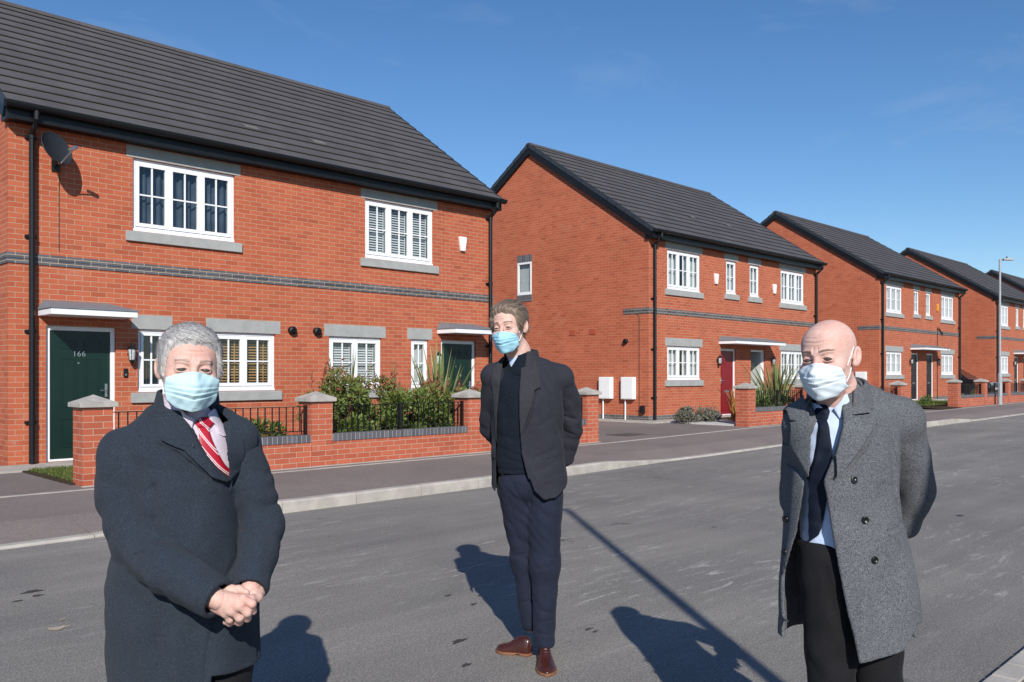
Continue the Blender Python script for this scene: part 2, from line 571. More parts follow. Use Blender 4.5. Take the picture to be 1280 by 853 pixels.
for nm, px, py, rx, ry, mt, sd_ in (('dried_mud_patch', 72, 786, .055, .035, 'mud', 3), ('dried_mud_patch', 78, 775, .02, .012, 'mud', 8),
                                 ('oil_stain', 40, 740, .06, .03, 'oil', 5), ('oil_stain', 22, 752, .03, .015, 'oil', 6), ('oil_stain', 47, 745, .03, .022, 'oil', 16),
                                 ('oil_stain', 592, 756, .025, .012, 'oil', 7), ('oil_stain', 574, 802, .05, .02, 'oil', 9), ('oil_stain', 583, 832, .03, .015, 'oil', 10),
                                 ('oil_stain', 736, 787, .03, .012, 'oil', 11), ('oil_stain', 744, 790, .02, .009, 'oil', 21), ('oil_stain', 1200, 645, .05, .03, 'oil', 12),
                                 ('oil_stain', 600, 745, .02, .008, 'oil', 13), ('oil_stain', 560, 745, .03, .01, 'oil', 14),
                                 ('white_road_scratch', 980, 600, .13, .012, 'paintmark', 15), ('white_road_scratch', 862, 609, .07, .012, 'paintmark', 17), ('white_road_scratch', 572, 720, .09, .006, 'paintmark', 18),
                                 ('white_road_scratch', 610, 679, .11, .010, 'paintmark', 19), ('white_road_scratch', 408, 731, .10, .006, 'paintmark', 20)):
    cx_, cy_ = gp(px, py)
    blob(nm, cx_, cy_, rx, ry, gz(cx_) + .004, M[mt], sd_, rz=.1)

# ------------------------------------------------------------------ houses
FY = 13.52
def reveal_wall(m, x0, x1, z0, z1, y, holes, depth=0.11):
    """front wall face with openings; reveals run back into the wall"""
    xs = sorted({x0, x1, *[h[0] for h in holes], *[h[1] for h in holes]})
    zs = sorted({z0, z1, *[h[2] for h in holes], *[h[3] for h in holes]})
    for a, b in zip(xs[:-1], xs[1:]):
        for c, d in zip(zs[:-1], zs[1:]):
            mx, mz = (a + b) / 2, (c + d) / 2
            if any(h[0] < mx < h[1] and h[2] < mz < h[3] for h in holes):
                continue
            m.face([(a, y, c), (b, y, c), (b, y, d), (a, y, d)])
    for a, b, c, d in holes:
        yb = y + depth
        m.face([(a, y, c), (a, y, d), (a, yb, d), (a, yb, c)])
        m.face([(b, y, d), (b, y, c), (b, yb, c), (b, yb, d)])
        m.face([(a, y, d), (b, y, d), (b, yb, d), (a, yb, d)])
        m.face([(b, y, c), (a, y, c), (a, yb, c), (b, yb, c)])

def window(parent, x0, x1, z0, z1, y, lights=3, dress='curtain', sill=(0.0, 0.16), lintel=0.225, cols=2, seed=0, axis='x', near=True, lint_ext=.10):
    """white casement window: frame, sashes and glazing bars in one mesh; pane, dressing, sill, lintel below it"""
    T = (lambda a, d, z: (a, y + d, z))
    m = MB()
    yf = .045
    fw = .045
    m.box(x0, x1, y + yf, y + yf + .06, z0, z0 + .075)
    m.box(x0, x1, y + yf, y + yf + .06, z1 - fw, z1)
    m.box(x0, x0 + fw, y + yf, y + yf + .06, z0 + .075, z1 - fw)
    m.box(x1 - fw, x1, y + yf, y + yf + .06, z0 + .075, z1 - fw)
    m.box(x0 + .004, x1 - .004, y + .012, y + yf, z0 + .002, z0 + .035)      # projecting cill nosing
    lw = (x1 - x0 - 2 * fw) / lights
    panes = []
    sw = .055 if lights > 1 else .042
    for i in range(lights):
        a, b = x0 + fw + i * lw, x0 + fw + (i + 1) * lw
        if i:
            m.box(a - .012, a + .012, y + yf - .004, y + yf + .056, z0 + .075, z1 - fw)
        a += .006; b -= .006
        c, d = z0 + .081, z1 - fw - .006
        yy = y + yf - .014
        m.box(a, b, yy, yy + .05, c, c + sw); m.box(a, b, yy, yy + .05, d - sw, d)
        m.box(a, a + sw, yy, yy + .05, c + sw, d - sw); m.box(b - sw, b, yy, yy + .05, c + sw, d - sw)
        ga, gb, gc, gd = a + sw, b - sw, c + sw, d - sw
        panes.append((ga, gb, gc, gd))
        bt = .022
        for k in range(1, cols):
            xx = ga + (gb - ga) * k / cols
            m.box(xx - bt / 2, xx + bt / 2, yy + .010, yy + .034, gc, gd)
        if cols > 1:
            zz = (gc + gd) / 2
            for k in range(cols):
                xa = ga + (gb - ga) * k / cols + (bt / 2 if k else 0)
                xb = ga + (gb - ga) * (k + 1) / cols - (bt / 2 if k < cols - 1 else 0)
                m.box(xa, xb, yy + .011, yy + .033, zz - bt / 2, zz + bt / 2)
    o = m.build('window', M['white_upvc'], parent)
    g = MB()
    for ga, gb, gc, gd in panes:
        yy = y + yf + .012
        g.face([(ga - .01, yy, gc - .01), (gb + .01, yy, gc - .01), (gb + .01, yy, gd + .01), (ga - .01, yy, gd + .01)])
    g.build('pane', M['glass'], o)
    rr = random.Random(seed)
    yb = y + .16
    if dress in ('blind', 'woodblind'):
        bl = MB()
        zz = z0 + .08
        tl = .95 if dress == 'blind' else .6
        while zz < z1 - .05:
            for i in range(lights):
                a, b = x0 + fw + i * lw + .03, x0 + fw + (i + 1) * lw - .03
                hw = .021
                bl.face([(a, yb - hw, zz - hw * tl), (b, yb - hw, zz - hw * tl), (b, yb + hw, zz + hw * tl), (a, yb + hw, zz + hw * tl)])
                bl.face([(a, yb + hw, zz + hw * tl - .003), (b, yb + hw, zz + hw * tl - .003), (b, yb - hw, zz - hw * tl - .003), (a, yb - hw, zz - hw * tl - .003)])
                bl.face([(a, yb - hw, zz - hw * tl - .003), (b, yb - hw, zz - hw * tl - .003), (b, yb - hw, zz - hw * tl), (a, yb - hw, zz - hw * tl)])
            zz += .048
        for i in range(lights):
            a, b = x0 + fw + i * lw + .03, x0 + fw + (i + 1) * lw - .03
            for xx in (a + .02, b - .045) if dress == 'blind' else (b - .10,):
                bl.box(xx, xx + .02, yb - .035, yb - .030, z0 + .06, z1 - .05)
        bl.build('blind', M['blind_white'] if dress == 'blind' else M['blind_wood'], o, weld=False)
    elif dress:
        cu = MB()
        mt = {'curtain': 'curtain_pale', 'dark': 'curtain_dark'}[dress]
        spans = [(x0, x0 + (x1 - x0) * .45), (x1 - (x1 - x0) * .45, x1)] if dress == 'curtain' and lights > 1 else [(x0, x1)]
        for a, b in spans:
            n = max(8, int((b - a) * 46))
            pts = []
            ph = rr.uniform(0, 6)
            for k in range(n + 1):
                xx = a + (b - a) * k / n
                pts.append((xx, yb + .03 * math.sin(k * 1.15 + ph) + .012 * math.sin(k * 2.7 + ph)))
            for p, q in zip(pts[:-1], pts[1:]):
                cu.face([(p[0], p[1], z0 - .02), (q[0], q[1], z0 - .02), (q[0], q[1] + .01, z1 + .02), (p[0], p[1] + .01, z1 + .02)])
        cu.build('curtain', M[mt], o, smooth=True)
    if sill:
        s_ = MB()
        e = .115
        s_.prism([(y + .05, z0 - .165), (y - .045, z0 - .165), (y - .045, z0 - .012), (y + .05, z0 - .0005)][::-1], x0 - e, x1 + e, 'x')
        s_.build('sill', M['cast_stone'], o, bevel=.006)
    if lintel:
        l_ = MB()
        l_.box(x0 - lint_ext, x1 + lint_ext, y - .006, y + .09, z1 + .004, z1 + lintel)
        l_.build('lintel', M['cast_stone'], o, bevel=.004)
    return o

def front_door(parent, x0, x1, z0, z1, y, style, open_=False, number=None):
    m = MB()
    yf = .05
    f = .062
    m.box(x0, x0 + f, y + yf, y + yf + .07, z0, z1)
    m.box(x1 - f, x1, y + yf, y + yf + .07, z0, z1)
    m.box(x0 + f, x1 - f, y + yf, y + yf + .07, z1 - f, z1)
    m.box(x0 + f, x1 - f, y + yf - .01, y + yf + .07, z0, z0 + .03)
    fr = m.build('door_frame', M['white_upvc'], parent, bevel=.004)
    a, b, c, d = x0 + f, x1 - f, z0 + .03, z1 - f
    yd = y + yf + .022
    leaf = MB()
    if not open_:
        leaf.box(a + .003, b - .003, yd, yd + .045, c + .003, d - .003)
        W = b - a; H = d - c
        def panel(u0, u1, v0, v1, raised=.009):
            xa, xb, za, zb = a + u0 * W, a + u1 * W, c + v0 * H, c + v1 * H
            t = .022
            for q in ((xa, xb, za, za + t), (xa, xb, zb - t, zb), (xa, xa + t, za + t, zb - t), (xb - t, xb, za + t, zb - t)):
                leaf.box(q[0], q[1], yd - raised, yd + .002, q[2], q[3])
            leaf.box(xa + .05, xb - .05, yd - raised * .7, yd + .002, za + .05, zb - .05)
        if style == 'six':
            for u in ((.17, .44), (.57, .84)):
                panel(*u, .86, .96 - .02)
                panel(*u, .40, .79)
                panel(*u, .09, .32)
        elif style == 'plank':
            for k in range(1, 6):
                xx = a + W * (0.12 + .76 * k / 6)
                leaf.box(xx - .004, xx + .004, yd - .006, yd + .002, c + .1, c + H * .74)
            panel(.10, .90, .04, .76)
            # arched light
            cx = (a + b) / 2
            n = 14
            pts = [(cx + .25 * math.cos(math.pi + math.pi * k / n) * W, c + H * .82 + .18 * math.sin(math.pi + math.pi * k / n) * .4) for k in range(n + 1)]
            leaf.face([(cx + .27 * W, yd - .008, c + H * .93), (cx - .27 * W, yd - .008, c + H * .93)] + [(p[0], yd - .008, p[1]) for p in pts])
        else:
            for v in ((.10, .30), (.36, .56), (.62, .80), (.84, .94)):
                panel(.2, .8, *v)
    else:
        leaf.box(b - .05, b, yd + .02, yd + .02 + (b - a) * .8, c + .003, d - .003)
    mat = {'green': 'door_green', 'red': 'door_red', 'black': 'door_black', 'white': 'door_white'}[{'six': 'green', 'plank': 'red', 'four': 'black'}.get(style, style)]
    dr = leaf.build('door', M[mat], parent)
    if not open_:
        hx = b - .06 if style != 'plank' else a + .06
        h = MB()
        hz = c + 1.0
        h.box(hx - .018, hx + .018, yd - .012, yd - .001, hz - .10, hz + .10)
        h.tube([(hx, yd - .01, hz), (hx, yd - .05, hz), (hx + (-.10 if style != 'plank' else .10), yd - .055, hz)], .009, 8)
        h.build('handle', M['chrome'], dr, bevel=.002)
        if style in ('plank', 'four'):
            h = MB()
            h.box((a + b) / 2 - .13, (a + b) / 2 + .13, yd - .016, yd - .010, c + H * .345, c + H * .345 + .06)
            h.build('letter_plate', M['chrome'], dr, bevel=.002)
        else:
            h = MB()
            h.lathe([(0, .012), (.012, .012), (.016, 0)], ((a + b) / 2 - .03, yd, c + H * .81 - .15 + .03), 10, (0, -1, 0))
            h.build('spyhole', M['chrome'], dr)
            g = MB()
            for u in ((.19, .42), (.59, .82)):
                g.box(a + u[0] * W, a + u[1] * W, yd - .011, yd + .001, c + .87 * H, c + .93 * H)
            g.build('door_light', M['lampglass'], dr) if False else None
    if number:
        cu = bpy.data.curves.new('house_number', 'FONT')
        cu.body = number
        cu.size = .115
        cu.align_x = 'CENTER'
        cu.extrude = .004
        cu.space_character = 1.1
        to = bpy.data.objects.new('tmp_number', cu)
        COL.objects.link(to)
        dg = bpy.context.evaluated_depsgraph_get()
        me = bpy.data.meshes.new_from_object(to.evaluated_get(dg))
        bpy.data.objects.remove(to)
        no = bpy.data.objects.new('house_number', me)
        me.materials.clear()
        me.materials.append(M['chrome'])
        COL.objects.link(no)
        no.parent = dr
        no.rotation_euler = (R(90), 0, 0)
        no.location = ((a + b) / 2 - .02, yd - .006, c + (d - c) * .80)
    return dr

def canopy(parent, x0, x1, y, z):
    pr = .60
    m = MB()
    m.box(x0, x1, y - pr, y - .002, z, z + .085)
    o = m.build('canopy', M['white_upvc'], parent, bevel=.004)
    t = MB()
    t.face([(x0 - .012, y - pr - .015, z + .087), (x1 + .012, y - pr - .015, z + .087), (x1 + .012, y - pr - .015, z + .105), (x0 - .012, y - pr - .015, z + .105)])
    n = 2 if x1 - x0 > 2 else 1
    # shallow lead-grey roof sloping to the front and to the ends
    f = y - pr - .015
    i_ = .22
    for q in range(n):
        a = x0 - .012 + (x1 - x0 + .024) * q / n
        b = x0 - .012 + (x1 - x0 + .024) * (q + 1) / n
        t.face([(a, f, z + .105), (b, f, z + .105), (b - i_, y - .003, z + .235), (a + i_ * .4, y - .003, z + .235)])
        t.face([(a, y - .003, z + .105), (a, f, z + .105), (a + i_ * .4, y - .003, z + .235)])
        t.face([(b, f, z + .105), (b, y - .003, z + .105), (b - i_, y - .003, z + .235)])
    a, b = x0 - .012, x1 + .012
    t.face([(a, y - .003, z + .087), (a, f, z + .087), (a, f, z + .105), (a, y - .003, z + .105)])
    t.face([(b, f, z + .087), (b, y - .003, z + .087), (b, y - .003, z + .105), (b, f, z + .105)])
    t.build('canopy_roof', M['lead'], o)
    return o

def wall_lantern(parent, x, y, z):
    m = MB()
    m.lathe([(0, .0), (.035, .0), (.035, .012), (.0, .012)], (x, y, z), 12, (0, -1, 0))
    m.tube([(x, y - .01, z - .02), (x, y - .07, z - .03), (x, y - .10, z + .10), (x, y - .10, z + .15)], .008, 8)
    c = (x, y - .10, 0)
    m.lathe([(0, z + .17), (.012, z + .165), (.02, z + .14), (.055, z + .105), (.075, z + .085), (.075, z + .078), (.0, z + .078)], c, 12)
    m.lathe([(0, z - .16), (.012, z - .15), (.03, z - .13), (.045, z - .10), (.05, z - .09), (.0, z - .088)], c, 12)
    for k in range(6):
        t = math.pi * 2 * k / 6
        m.tube([(x + .046 * math.cos(t), y - .10 + .046 * math.sin(t), z - .09), (x + .066 * math.cos(t), y - .10 + .066 * math.sin(t), z + .08)], .004, 5)
    o = m.build('wall_lantern', M['metal_black'], parent)
    g = MB()
    g.lathe([(.042, z - .088), (.062, z + .076)], c, 12)
    g.build('lantern_glass', M['lampglass'], o, smooth=True)
    return o

def alarm_box(parent, x, y, z, mat):
    m = MB()
    prof = [(-.055, -.17), (.055, -.17), (.10, .10), (.085, .13), (-.085, .13), (-.10, .10)]
    m.prism([(x + p[0], z + p[1]) for p in prof], y - .06, y - .001, 'y')
    return m.build('alarm_box', mat, parent, bevel=.008)

def house(cx, half, z0, name_label, doors, ridge_y=17.87, ridge_dz=8.13, left_ret_band=.82, holes_spec=None, dressing=None, gable_kit=None):
    """a pair of semi-detached houses under one roof"""
    y = FY
    E_ = 5.0                       # soffit height above the base
    root = empty('brick_house', (cx, y, z0))
    tag(root, name_label, 'house', 'red brick semi-detached houses along the street')
    Lx, Rx = -half, half
    # everything below is in coordinates relative to the root
    y = 0.0
    back = 2 * (ridge_y - FY)
    ry = ridge_y - FY
    slope = (ridge_dz - 5.09) / (ry + .2)
    holes = [h[:4] for h in holes_spec['win']] + [h[:4] for h in holes_spec['door']]
    m = MB()
    reveal_wall(m, Lx, Rx, 0, E_ + .12, y, holes)
    gy = back
    top = lambda yy: 5.03 + slope * (yy + .2 if yy <= ry else (2 * ry - yy) + .2) - .03
    for xx, sgn in ((Lx, -1), (Rx, 1)):
        gh = gable_kit.get('holes', []) if (gable_kit and sgn < 0) else []
        if gh:
            ya, yb, za, zb = gh[0]
            m.face([(xx, 0, 0), (xx, 0, top(0)), (xx, ya, top(ya)), (xx, ya, 0)][::1])
            m.face([(xx, ya, 0), (xx, ya, za), (xx, yb, za), (xx, yb, 0)])
            pts = [(xx, ya, zb), (xx, ya, top(ya))]
            if ya < ry < yb: pts.append((xx, ry, top(ry)))
            m.face(pts + [(xx, yb, top(yb)), (xx, yb, zb)])
            pts = [(xx, yb, 0), (xx, yb, top(yb))]
            if yb < ry: pts.append((xx, ry, top(ry)))
            m.face(pts + [(xx, gy, top(gy)), (xx, gy, 0)])
            for p, q in (((ya, za), (ya, zb)), ((ya, zb), (yb, zb)), ((yb, zb), (yb, za)), ((yb, za), (ya, za))):
                m.face([(xx, p[0], p[1]), (xx, q[0], q[1]), (xx + .1, q[0], q[1]), (xx + .1, p[0], p[1])])
        else:
            m.face([(xx, 0, 0), (xx, 0, top(0)), (xx, ry, top(ry)), (xx, gy, top(gy)), (xx, gy, 0)])
    m.face([(Lx, gy, 0), (Rx, gy, 0), (Rx, gy, E_ + .1), (Lx, gy, E_ + .1)])
    m.build('wall', M['brick'], root)
    # inner lining that keeps the rooms dark
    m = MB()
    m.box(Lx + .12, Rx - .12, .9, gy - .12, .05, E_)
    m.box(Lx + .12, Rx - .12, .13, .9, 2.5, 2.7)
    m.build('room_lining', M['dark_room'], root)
    # string course of blue brick: two courses, the upper standing further out
    bz = 2.885
    m = MB()
    gl = left_ret_band
    for k, pr in ((0, .016), (1, .024)):
        a, b = bz + k * .075, bz + (k + 1) * .075 - (.0005 if k == 0 else 0)
        m.box(Lx - pr, Rx + pr, -pr, -.0005, a, b)
        m.box(Lx - pr, Lx - .0005, -.0004, gl, a, b)
        m.box(Rx + .0005, Rx + pr, -.0004, gl, a, b)
    m.build('string_course', M['blue_brick'], root)
    # plinth
    m = MB()
    xs = [Lx - .004]
    for d in sorted(holes_spec['door'], key=lambda h: h[0]):
        xs += [d[0], d[1]]
    xs += [Rx + .004]
    for a, b in zip(xs[::2], xs[1::2]):
        m.box(a, b, -.004, -.0005, -.05, .15)
    m.box(Lx - .004, Lx - .0005, 0, gy, -.05, .15)
    m.box(Rx + .0005, Rx + .004, 0, gy, -.05, .15)
    if z0 > .15:
        m.build('plinth', M['blue_brick'], root)
    # roof: real overlapping courses
    m = MB()
    Xa, Xb = Lx - .10, Rx + .10
    s_total = math.hypot(ry + .22, ridge_dz - 5.09)
    nc = 15
    ux, uz = (ry + .22) / s_total, (ridge_dz - 5.09) / s_total
    nx, nz_ = -uz, ux
    th = .037
    for side in (0, 1):
        for k in range(nc):
            s0, s1 = s_total * k / nc, s_total * (k + 1) / nc + .012
            jit = 0
            def pt(s_, n_):
                yy = -.22 + ux * s_ + nx * n_
                zz = 5.09 + uz * s_ + nz_ * n_
                if side: yy = 2 * ry - yy
                return (yy, zz)
            P_ = [pt(s0 + .045, -.004), pt(s0 + .012, th * .45), pt(s0 - .016, th * .62), pt(s0 - .012, th), pt(s1 + .045, .0)]
            for p, q in zip(P_[:-1], P_[1:]):
                v0 = k + (.1 if p is P_[0] else .2)
                f = [(Xa, *p), (Xb, *p), (Xb, *q), (Xa, *q)]
                if side: f.reverse()
                uv = [(Xa, k + .2), (Xb, k + .2), (Xb, k + .8), (Xa, k + .8)]
                if side: uv.reverse()
                m.face(f, uv)
            # verge end of the course
            for X_ in (Xa, Xb):
                m.face([(X_, *p) for p in P_] + [(X_, *pt(s1, -.03)), (X_, *pt(s0, -.03))])
        # underside
        f = [(Xa, *[-.22 if not side else 2 * ry + .22, 5.08][0:2]), (Xb, *[-.22 if not side else 2 * ry + .22, 5.08]), (Xb, ry, ridge_dz - .02), (Xa, ry, ridge_dz - .02)]
        m.face(f[::-1])
    roof = m.build('roof', M['roof'], root, weld=False)
    m = MB()
    x_ = Xa
    n_ = int((Xb - Xa) / .45)
    L_ = (Xb - Xa) / n_
    for k in range(n_):
        a, b = Xa + k * L_ + .003, Xa + (k + 1) * L_ - .003
        pr = [(ry + .135 * math.cos(t), ridge_dz - .035 + .085 * math.sin(t)) for t in [R(-10 + 200 * i / 8) for i in range(9)]]
        m.prism(pr, a, b, 'x')
    m.build('ridge_tiles', M['roof'], roof)
    # dry verge units and bargeboards on both gables
    for X_, sg in ((Xa, -1), (Xb, 1)):
        m = MB()
        for side in (0, 1):
            for k in range(nc):
                s0, s1 = s_total * k / nc - .015, s_total * (k + 1) / nc - .004
                def pt(s_, n_):
                    yy = -.22 + ux * s_ + nx * n_
                    if side: yy = 2 * ry - yy
                    return (yy, 5.09 + uz * s_ + nz_ * n_)
                P_ = [pt(s0, -.075), pt(s0, .046), pt(s1, .030), pt(s1, -.075)]
                if not side: P_.reverse()
                m.prism(P_, X_ - .012, X_ + .012, 'x')
        m.build('verge_trim', M['verge'], roof)
    for X_ in (Xa + .004, Xb - .026):
        m = MB()
        for side in (0, 1):
            def pt(s_, n_):
                yy = -.22 + ux * s_ + nx * n_
                if side: yy = 2 * ry - yy
                return (yy, 5.09 + uz * s_ + nz_ * n_)
            P_ = [pt(0, -.235), pt(0, -.035), pt(s_total, -.035), pt(s_total, -.235)]
            if not side: P_.reverse()
            m.prism(P_, X_ + (.001 if side else 0), X_ + .022 + (.001 if side else 0), 'x')
        XX = Xa + .027 if X_ < 0 else Xb - .125
        m.prism([(-.23, 4.86), (.06, 4.86), (.06, 5.16), (-.19, 5.10), (-.23, 5.06)], XX, XX + .10 - .004, 'x')
        m.build('bargeboard', M['black_pvc'], roof)
    # fascia, soffit, gutter
    m = MB()
    m.box(Xa + .03, Xb - .03, -.225, -.20, 4.865, 5.085)
    m.box(Xa + .03, Xb - .03, -.199, -.0005, 4.87, 4.885)
    m.build('fascia', M['black_pvc'], roof)
    m = MB()
    pr = [(-.302 + .074 * math.cos(t), 5.075 + .080 * math.sin(t)) for t in [R(180 + 180 * i / 8) for i in range(9)]]
    pr += [(p[0] * .97 - .0085 + 0, p[1] + .008) for p in reversed(pr)]
    m.prism(pr, Xa - .01, Xb + .01, 'x')
    k = Xa + .4
    while k < Xb:
        pr2 = [(-.302 + .080 * math.cos(t), 5.074 + .086 * math.sin(t)) for t in [R(180 + 180 * i / 8) for i in range(9)]] + [(-.23, 5.07), (-.34, 5.07)]
        m.prism([(-.302 + .080 * math.cos(t), 5.074 + .086 * math.sin(t)) for t in [R(180 + 180 * i / 8) for i in range(9)]], k, k + .03, 'x')
        k += .8
    m.build('gutter', M['black_pvc'], root)
    for dx in (Lx + .28 if half < 4.75 and cx < 10 else Lx + .17, Rx - .12):
        m = MB()
        m.tube([(dx, -.302, 5.02), (dx, -.302, 4.90), (dx, -.20, 4.80), (dx, -.085, 4.72), (dx, -.085, 4.66)], .040, 10)
        m.tube([(dx, -.085, 4.70), (dx, -.085, .04)], .040, 12)
        for zz in (4.66, 3.25, 1.9, .6):
            m.tube([(dx, -.085, zz), (dx, -.085, zz + .05)], .047, 12)
            m.box(dx - .075, dx + .075, -.042, -.001, zz + .005, zz + .045)
        m.build('downpipe', M['black_pvc'], root)
    for i, h in enumerate(holes_spec['win']):
        x0, x1, za, zb, lights, dress, lint = h[4:] and (h[0], h[1], h[2], h[3], h[4], h[5], h[6])
        window(root, x0 + .003, x1 - .003, za + .003, zb - .003, 0, lights, dress, lintel=lint, seed=i)
    for h in holes_spec['door']:
        front_door(root, h[0] + .003, h[1] - .003, h[2] + .002, h[3] - .003, 0, h[4], h[5], h[6])
        st = MB()
        st.box(h[0] - .08, h[1] + .08, -.42, -.006, -.06, .035)
        st.build('doorstep', M['concrete'], root, bevel=.006)
    for a, b in holes_spec['canopy']:
        canopy(root, a, b, 0, 2.15)
    for x_, z_ in holes_spec.get('lamp', []):
        wall_lantern(root, x_, 0, z_)
    for x_, z_, mt in holes_spec.get('alarm', []):
        alarm_box(root, x_, 0, z_, M[mt])
    return root

# --- house nearest on the left
cxA = 8.2
def rel(a, b, c): return a - c, b - c
A_b = .12
Aw = []
for a, b, c, d, l, dr, li in ((5.22, 6.91, 3.655, 4.79, 3, 'dark', .19), (9.56, 11.25, 3.655, 4.79, 3, 'blind', .19),
                              (6.50, 7.665, 1.15, 2.135, 2, 'woodblind', .225), (8.755, 9.945, 1.15, 2.135, 2, 'blind', .225),
                              (5.30, 5.745, 1.15, 2.135, 1, 'dark', .225), (10.67, 11.115, 1.15, 2.135, 1, 'curtain', .225)):
    Aw.append((a - cxA, b - cxA, c - A_b, d - A_b, l, dr, li))
Ad = [(3.99 - cxA, 4.97 - cxA, .035, 2.02, 'six', False, '166'), (11.45 - cxA, 12.43 - cxA, .035, 2.02, 'six', False, '168' if False else None)]
hA = house(cxA, 4.70, A_b, 'largest nearest brick house on the left, with satellite dish and two green doors', None, 17.42, 8.0 ,
           holes_spec=dict(win=Aw, door=Ad, canopy=[(3.88 - cxA, 5.06 - cxA), (11.34 - cxA, 12.52 - cxA)],
                           lamp=[(5.17 - cxA, 1.62), (11.30 - cxA, 1.62)], alarm=[(12.02 - cxA, 4.08, 'white_upvc')]))
# bathroom vents, bell, dish with its arm and cable
for xx in (7.98, 8.49):
    m = MB()
    m.lathe([(0, .0), (.075, .0), (.078, .03), (.07, .075), (.045, .09), (.0, .085)], (xx - cxA, 0, 2.09), 16, (0, -1, 0))
    for k in range(3):
        m.box(xx - cxA - .055, xx - cxA + .055, -.10, -.075, 2.055 + k * .025, 2.062 + k * .025)
    m.build('wall_vent', M['black_pvc'], hA)
m = MB(); m.box(5.075 - cxA, 5.135 - cxA, -.03, -.001, 1.27, 1.40)
bell = m.build('doorbell', M['metal_black'], hA, bevel=.006)
m = MB(); m.lathe([(0, .033), (.014, .033), (.016, .029)], (5.105 - cxA, 0, 1.305), 12, (0, -1, 0))
m.build('button', M['chrome'], bell)
# satellite dish
dc = Vector((4.00 - cxA, -.30, 4.50))
dax = Vector((.42, -.84, .36)).normalized()
m = MB()
rings = 7
prof = [(0.0, 0.0)] + [(.245 * i / rings, .065 * (i / rings) ** 2) for i in range(1, rings + 1)]
prof += [(.252, .072), (.252, .060)] + [(.245 * i / rings, .065 * (i / rings) ** 2 - .012) for i in range(rings, 0, -1)] + [(0, -.012)]
q = Vector((0, 0, 1)).rotation_difference(dax)
m.lathe(prof, dc, 32, dax)
dish = m.build('satellite_dish', M['dish'], hA, smooth=True)
m = MB()
low = dc + q @ Vector((0, 0, 0)) + Vector((0, 0, -.24)) * 1.0 + dax * .02
low = dc + (Vector((0, 0, -1)) - dax * (-dax.z)).normalized() * .235 + dax * .05
lnb = dc + dax * .34 + (Vector((0, 0, -1)) - dax * (-dax.z)).normalized() * .14
m.tube([dc - dax * .02, dc + (low - dc) * .9 - dax * .03, low, lnb], .011, 8)
m.tube([lnb - dax * .03, lnb - dax * -.05], .028, 12)
m.tube([lnb + Vector((0, 0, .02)), lnb + Vector((0, 0, .02)) - dax * .09], .02, 12)
m.build('dish_arm', M['chrome'], dish)
m = MB()
m.tube([dc - dax * .02, dc - dax * .10, Vector((4.12 - cxA, -.10, 4.36)), Vector((4.12 - cxA, -.005, 4.36))], .018, 10)
m.box(4.06 - cxA, 4.18 - cxA, -.02, -.001, 4.26, 4.46)
m.build('dish_bracket', M['metal_black'], dish)
m = MB()
m.tube([lnb, low, Vector((4.16 - cxA, -.03, 4.22)), Vector((4.16 - cxA, -.006, 4.0)), Vector((4.16 - cxA, -.006, 3.1))], .005, 6)
m.build('dish_cable', M['metal_black'], dish)

# --- the three-storey-like repeats up the street
def spec(base, half, dressU, dressL, doorstyle, alarms, redo=False):
    W = []
    for s, ds in ((-1, 0), (1, 1)):
        for a, b, c, d, l in ((-4.02, -2.37, 3.585, 4.68, 3), (-.99, -.39, 3.66, 4.66, 1), (-4.02, -2.37, 1.09, 2.035, 3)):
            if half < 4.8:
                sh = .10 if l == 3 else 0
            else:
                sh = 0
            x0, x1 = (a + sh, b + sh) if s < 0 else (-b - sh, -a - sh)
            dr = (dressU if c > 3 else dressL)[ds] if l == 3 else 'curtain'
            W.append((x0, x1, c, d, l, dr, .20 if c > 3 else .225))
    D = [(-1.30, -.42, .035, 2.02, doorstyle[0], False, None), (.46, 1.34, .035, 2.02, doorstyle[1], doorstyle[1] == 'white', None)]
    return dict(win=W, door=D, canopy=[(-1.40, 1.55)], lamp=[(-1.50, 1.66), (1.72, 1.66)], alarm=alarms)

hB = house(23.53, 4.87, .185, 'brick house with the red front door, in the middle of the photo', None, 17.87, 8.18,
           holes_spec=spec(0, 4.87, ('curtain', 'curtain'), ('curtain', 'curtain'), ('plank', 'white'),
                           [(-1.58, 4.07, 'white_upvc'), (1.90, 4.02, 'white_upvc')]),
           gable_kit=dict(holes=[(4.30, 4.90, 3.66, 4.66)]))
# gable window with soldier courses
def gable_window(parent, half, y0, y1, z0, z1):
    x = -half - .012
    m = MB()
    f = .06
    m.box(x, x + .05, y0, y1, z0, z0 + f + .03); m.box(x, x + .05, y0, y1, z1 - f, z1)
    m.box(x, x + .05, y0, y0 + f, z0 + f + .03, z1 - f); m.box(x, x + .05, y1 - f, y1, z0 + f + .03, z1 - f)
    o = m.build('window', M['white_upvc'], parent, bevel=.004)
    g = MB()
    g.face([(x + .03, y1 - f, z0 + f), (x + .03, y0 + f, z0 + f), (x + .03, y0 + f, z1 - f), (x + .03, y1 - f, z1 - f)])
    g.build('pane', M['glass'], o)
    g = MB()
    g.box(x + .12, x + .13, y0, y1, z0, z1)
    g.build('curtain', M['curtain_pale'], o)
    s_ = MB()
    s_.box(-half - .004, -half - .0005, y0 - .02, y1 + .02, z1 + .002, z1 + .222)
    s_.build('lintel', M['soldier_brick'], o)
    s_ = MB()
    s_.box(-half - .02, -half + .05, y0 - .02, y1 + .02, z0 - .20, z0 - .002)
    s_.build('sill', M['soldier_brick'], o)
gable_window(hB, 4.87, 4.305, 4.895, 3.665, 4.655)

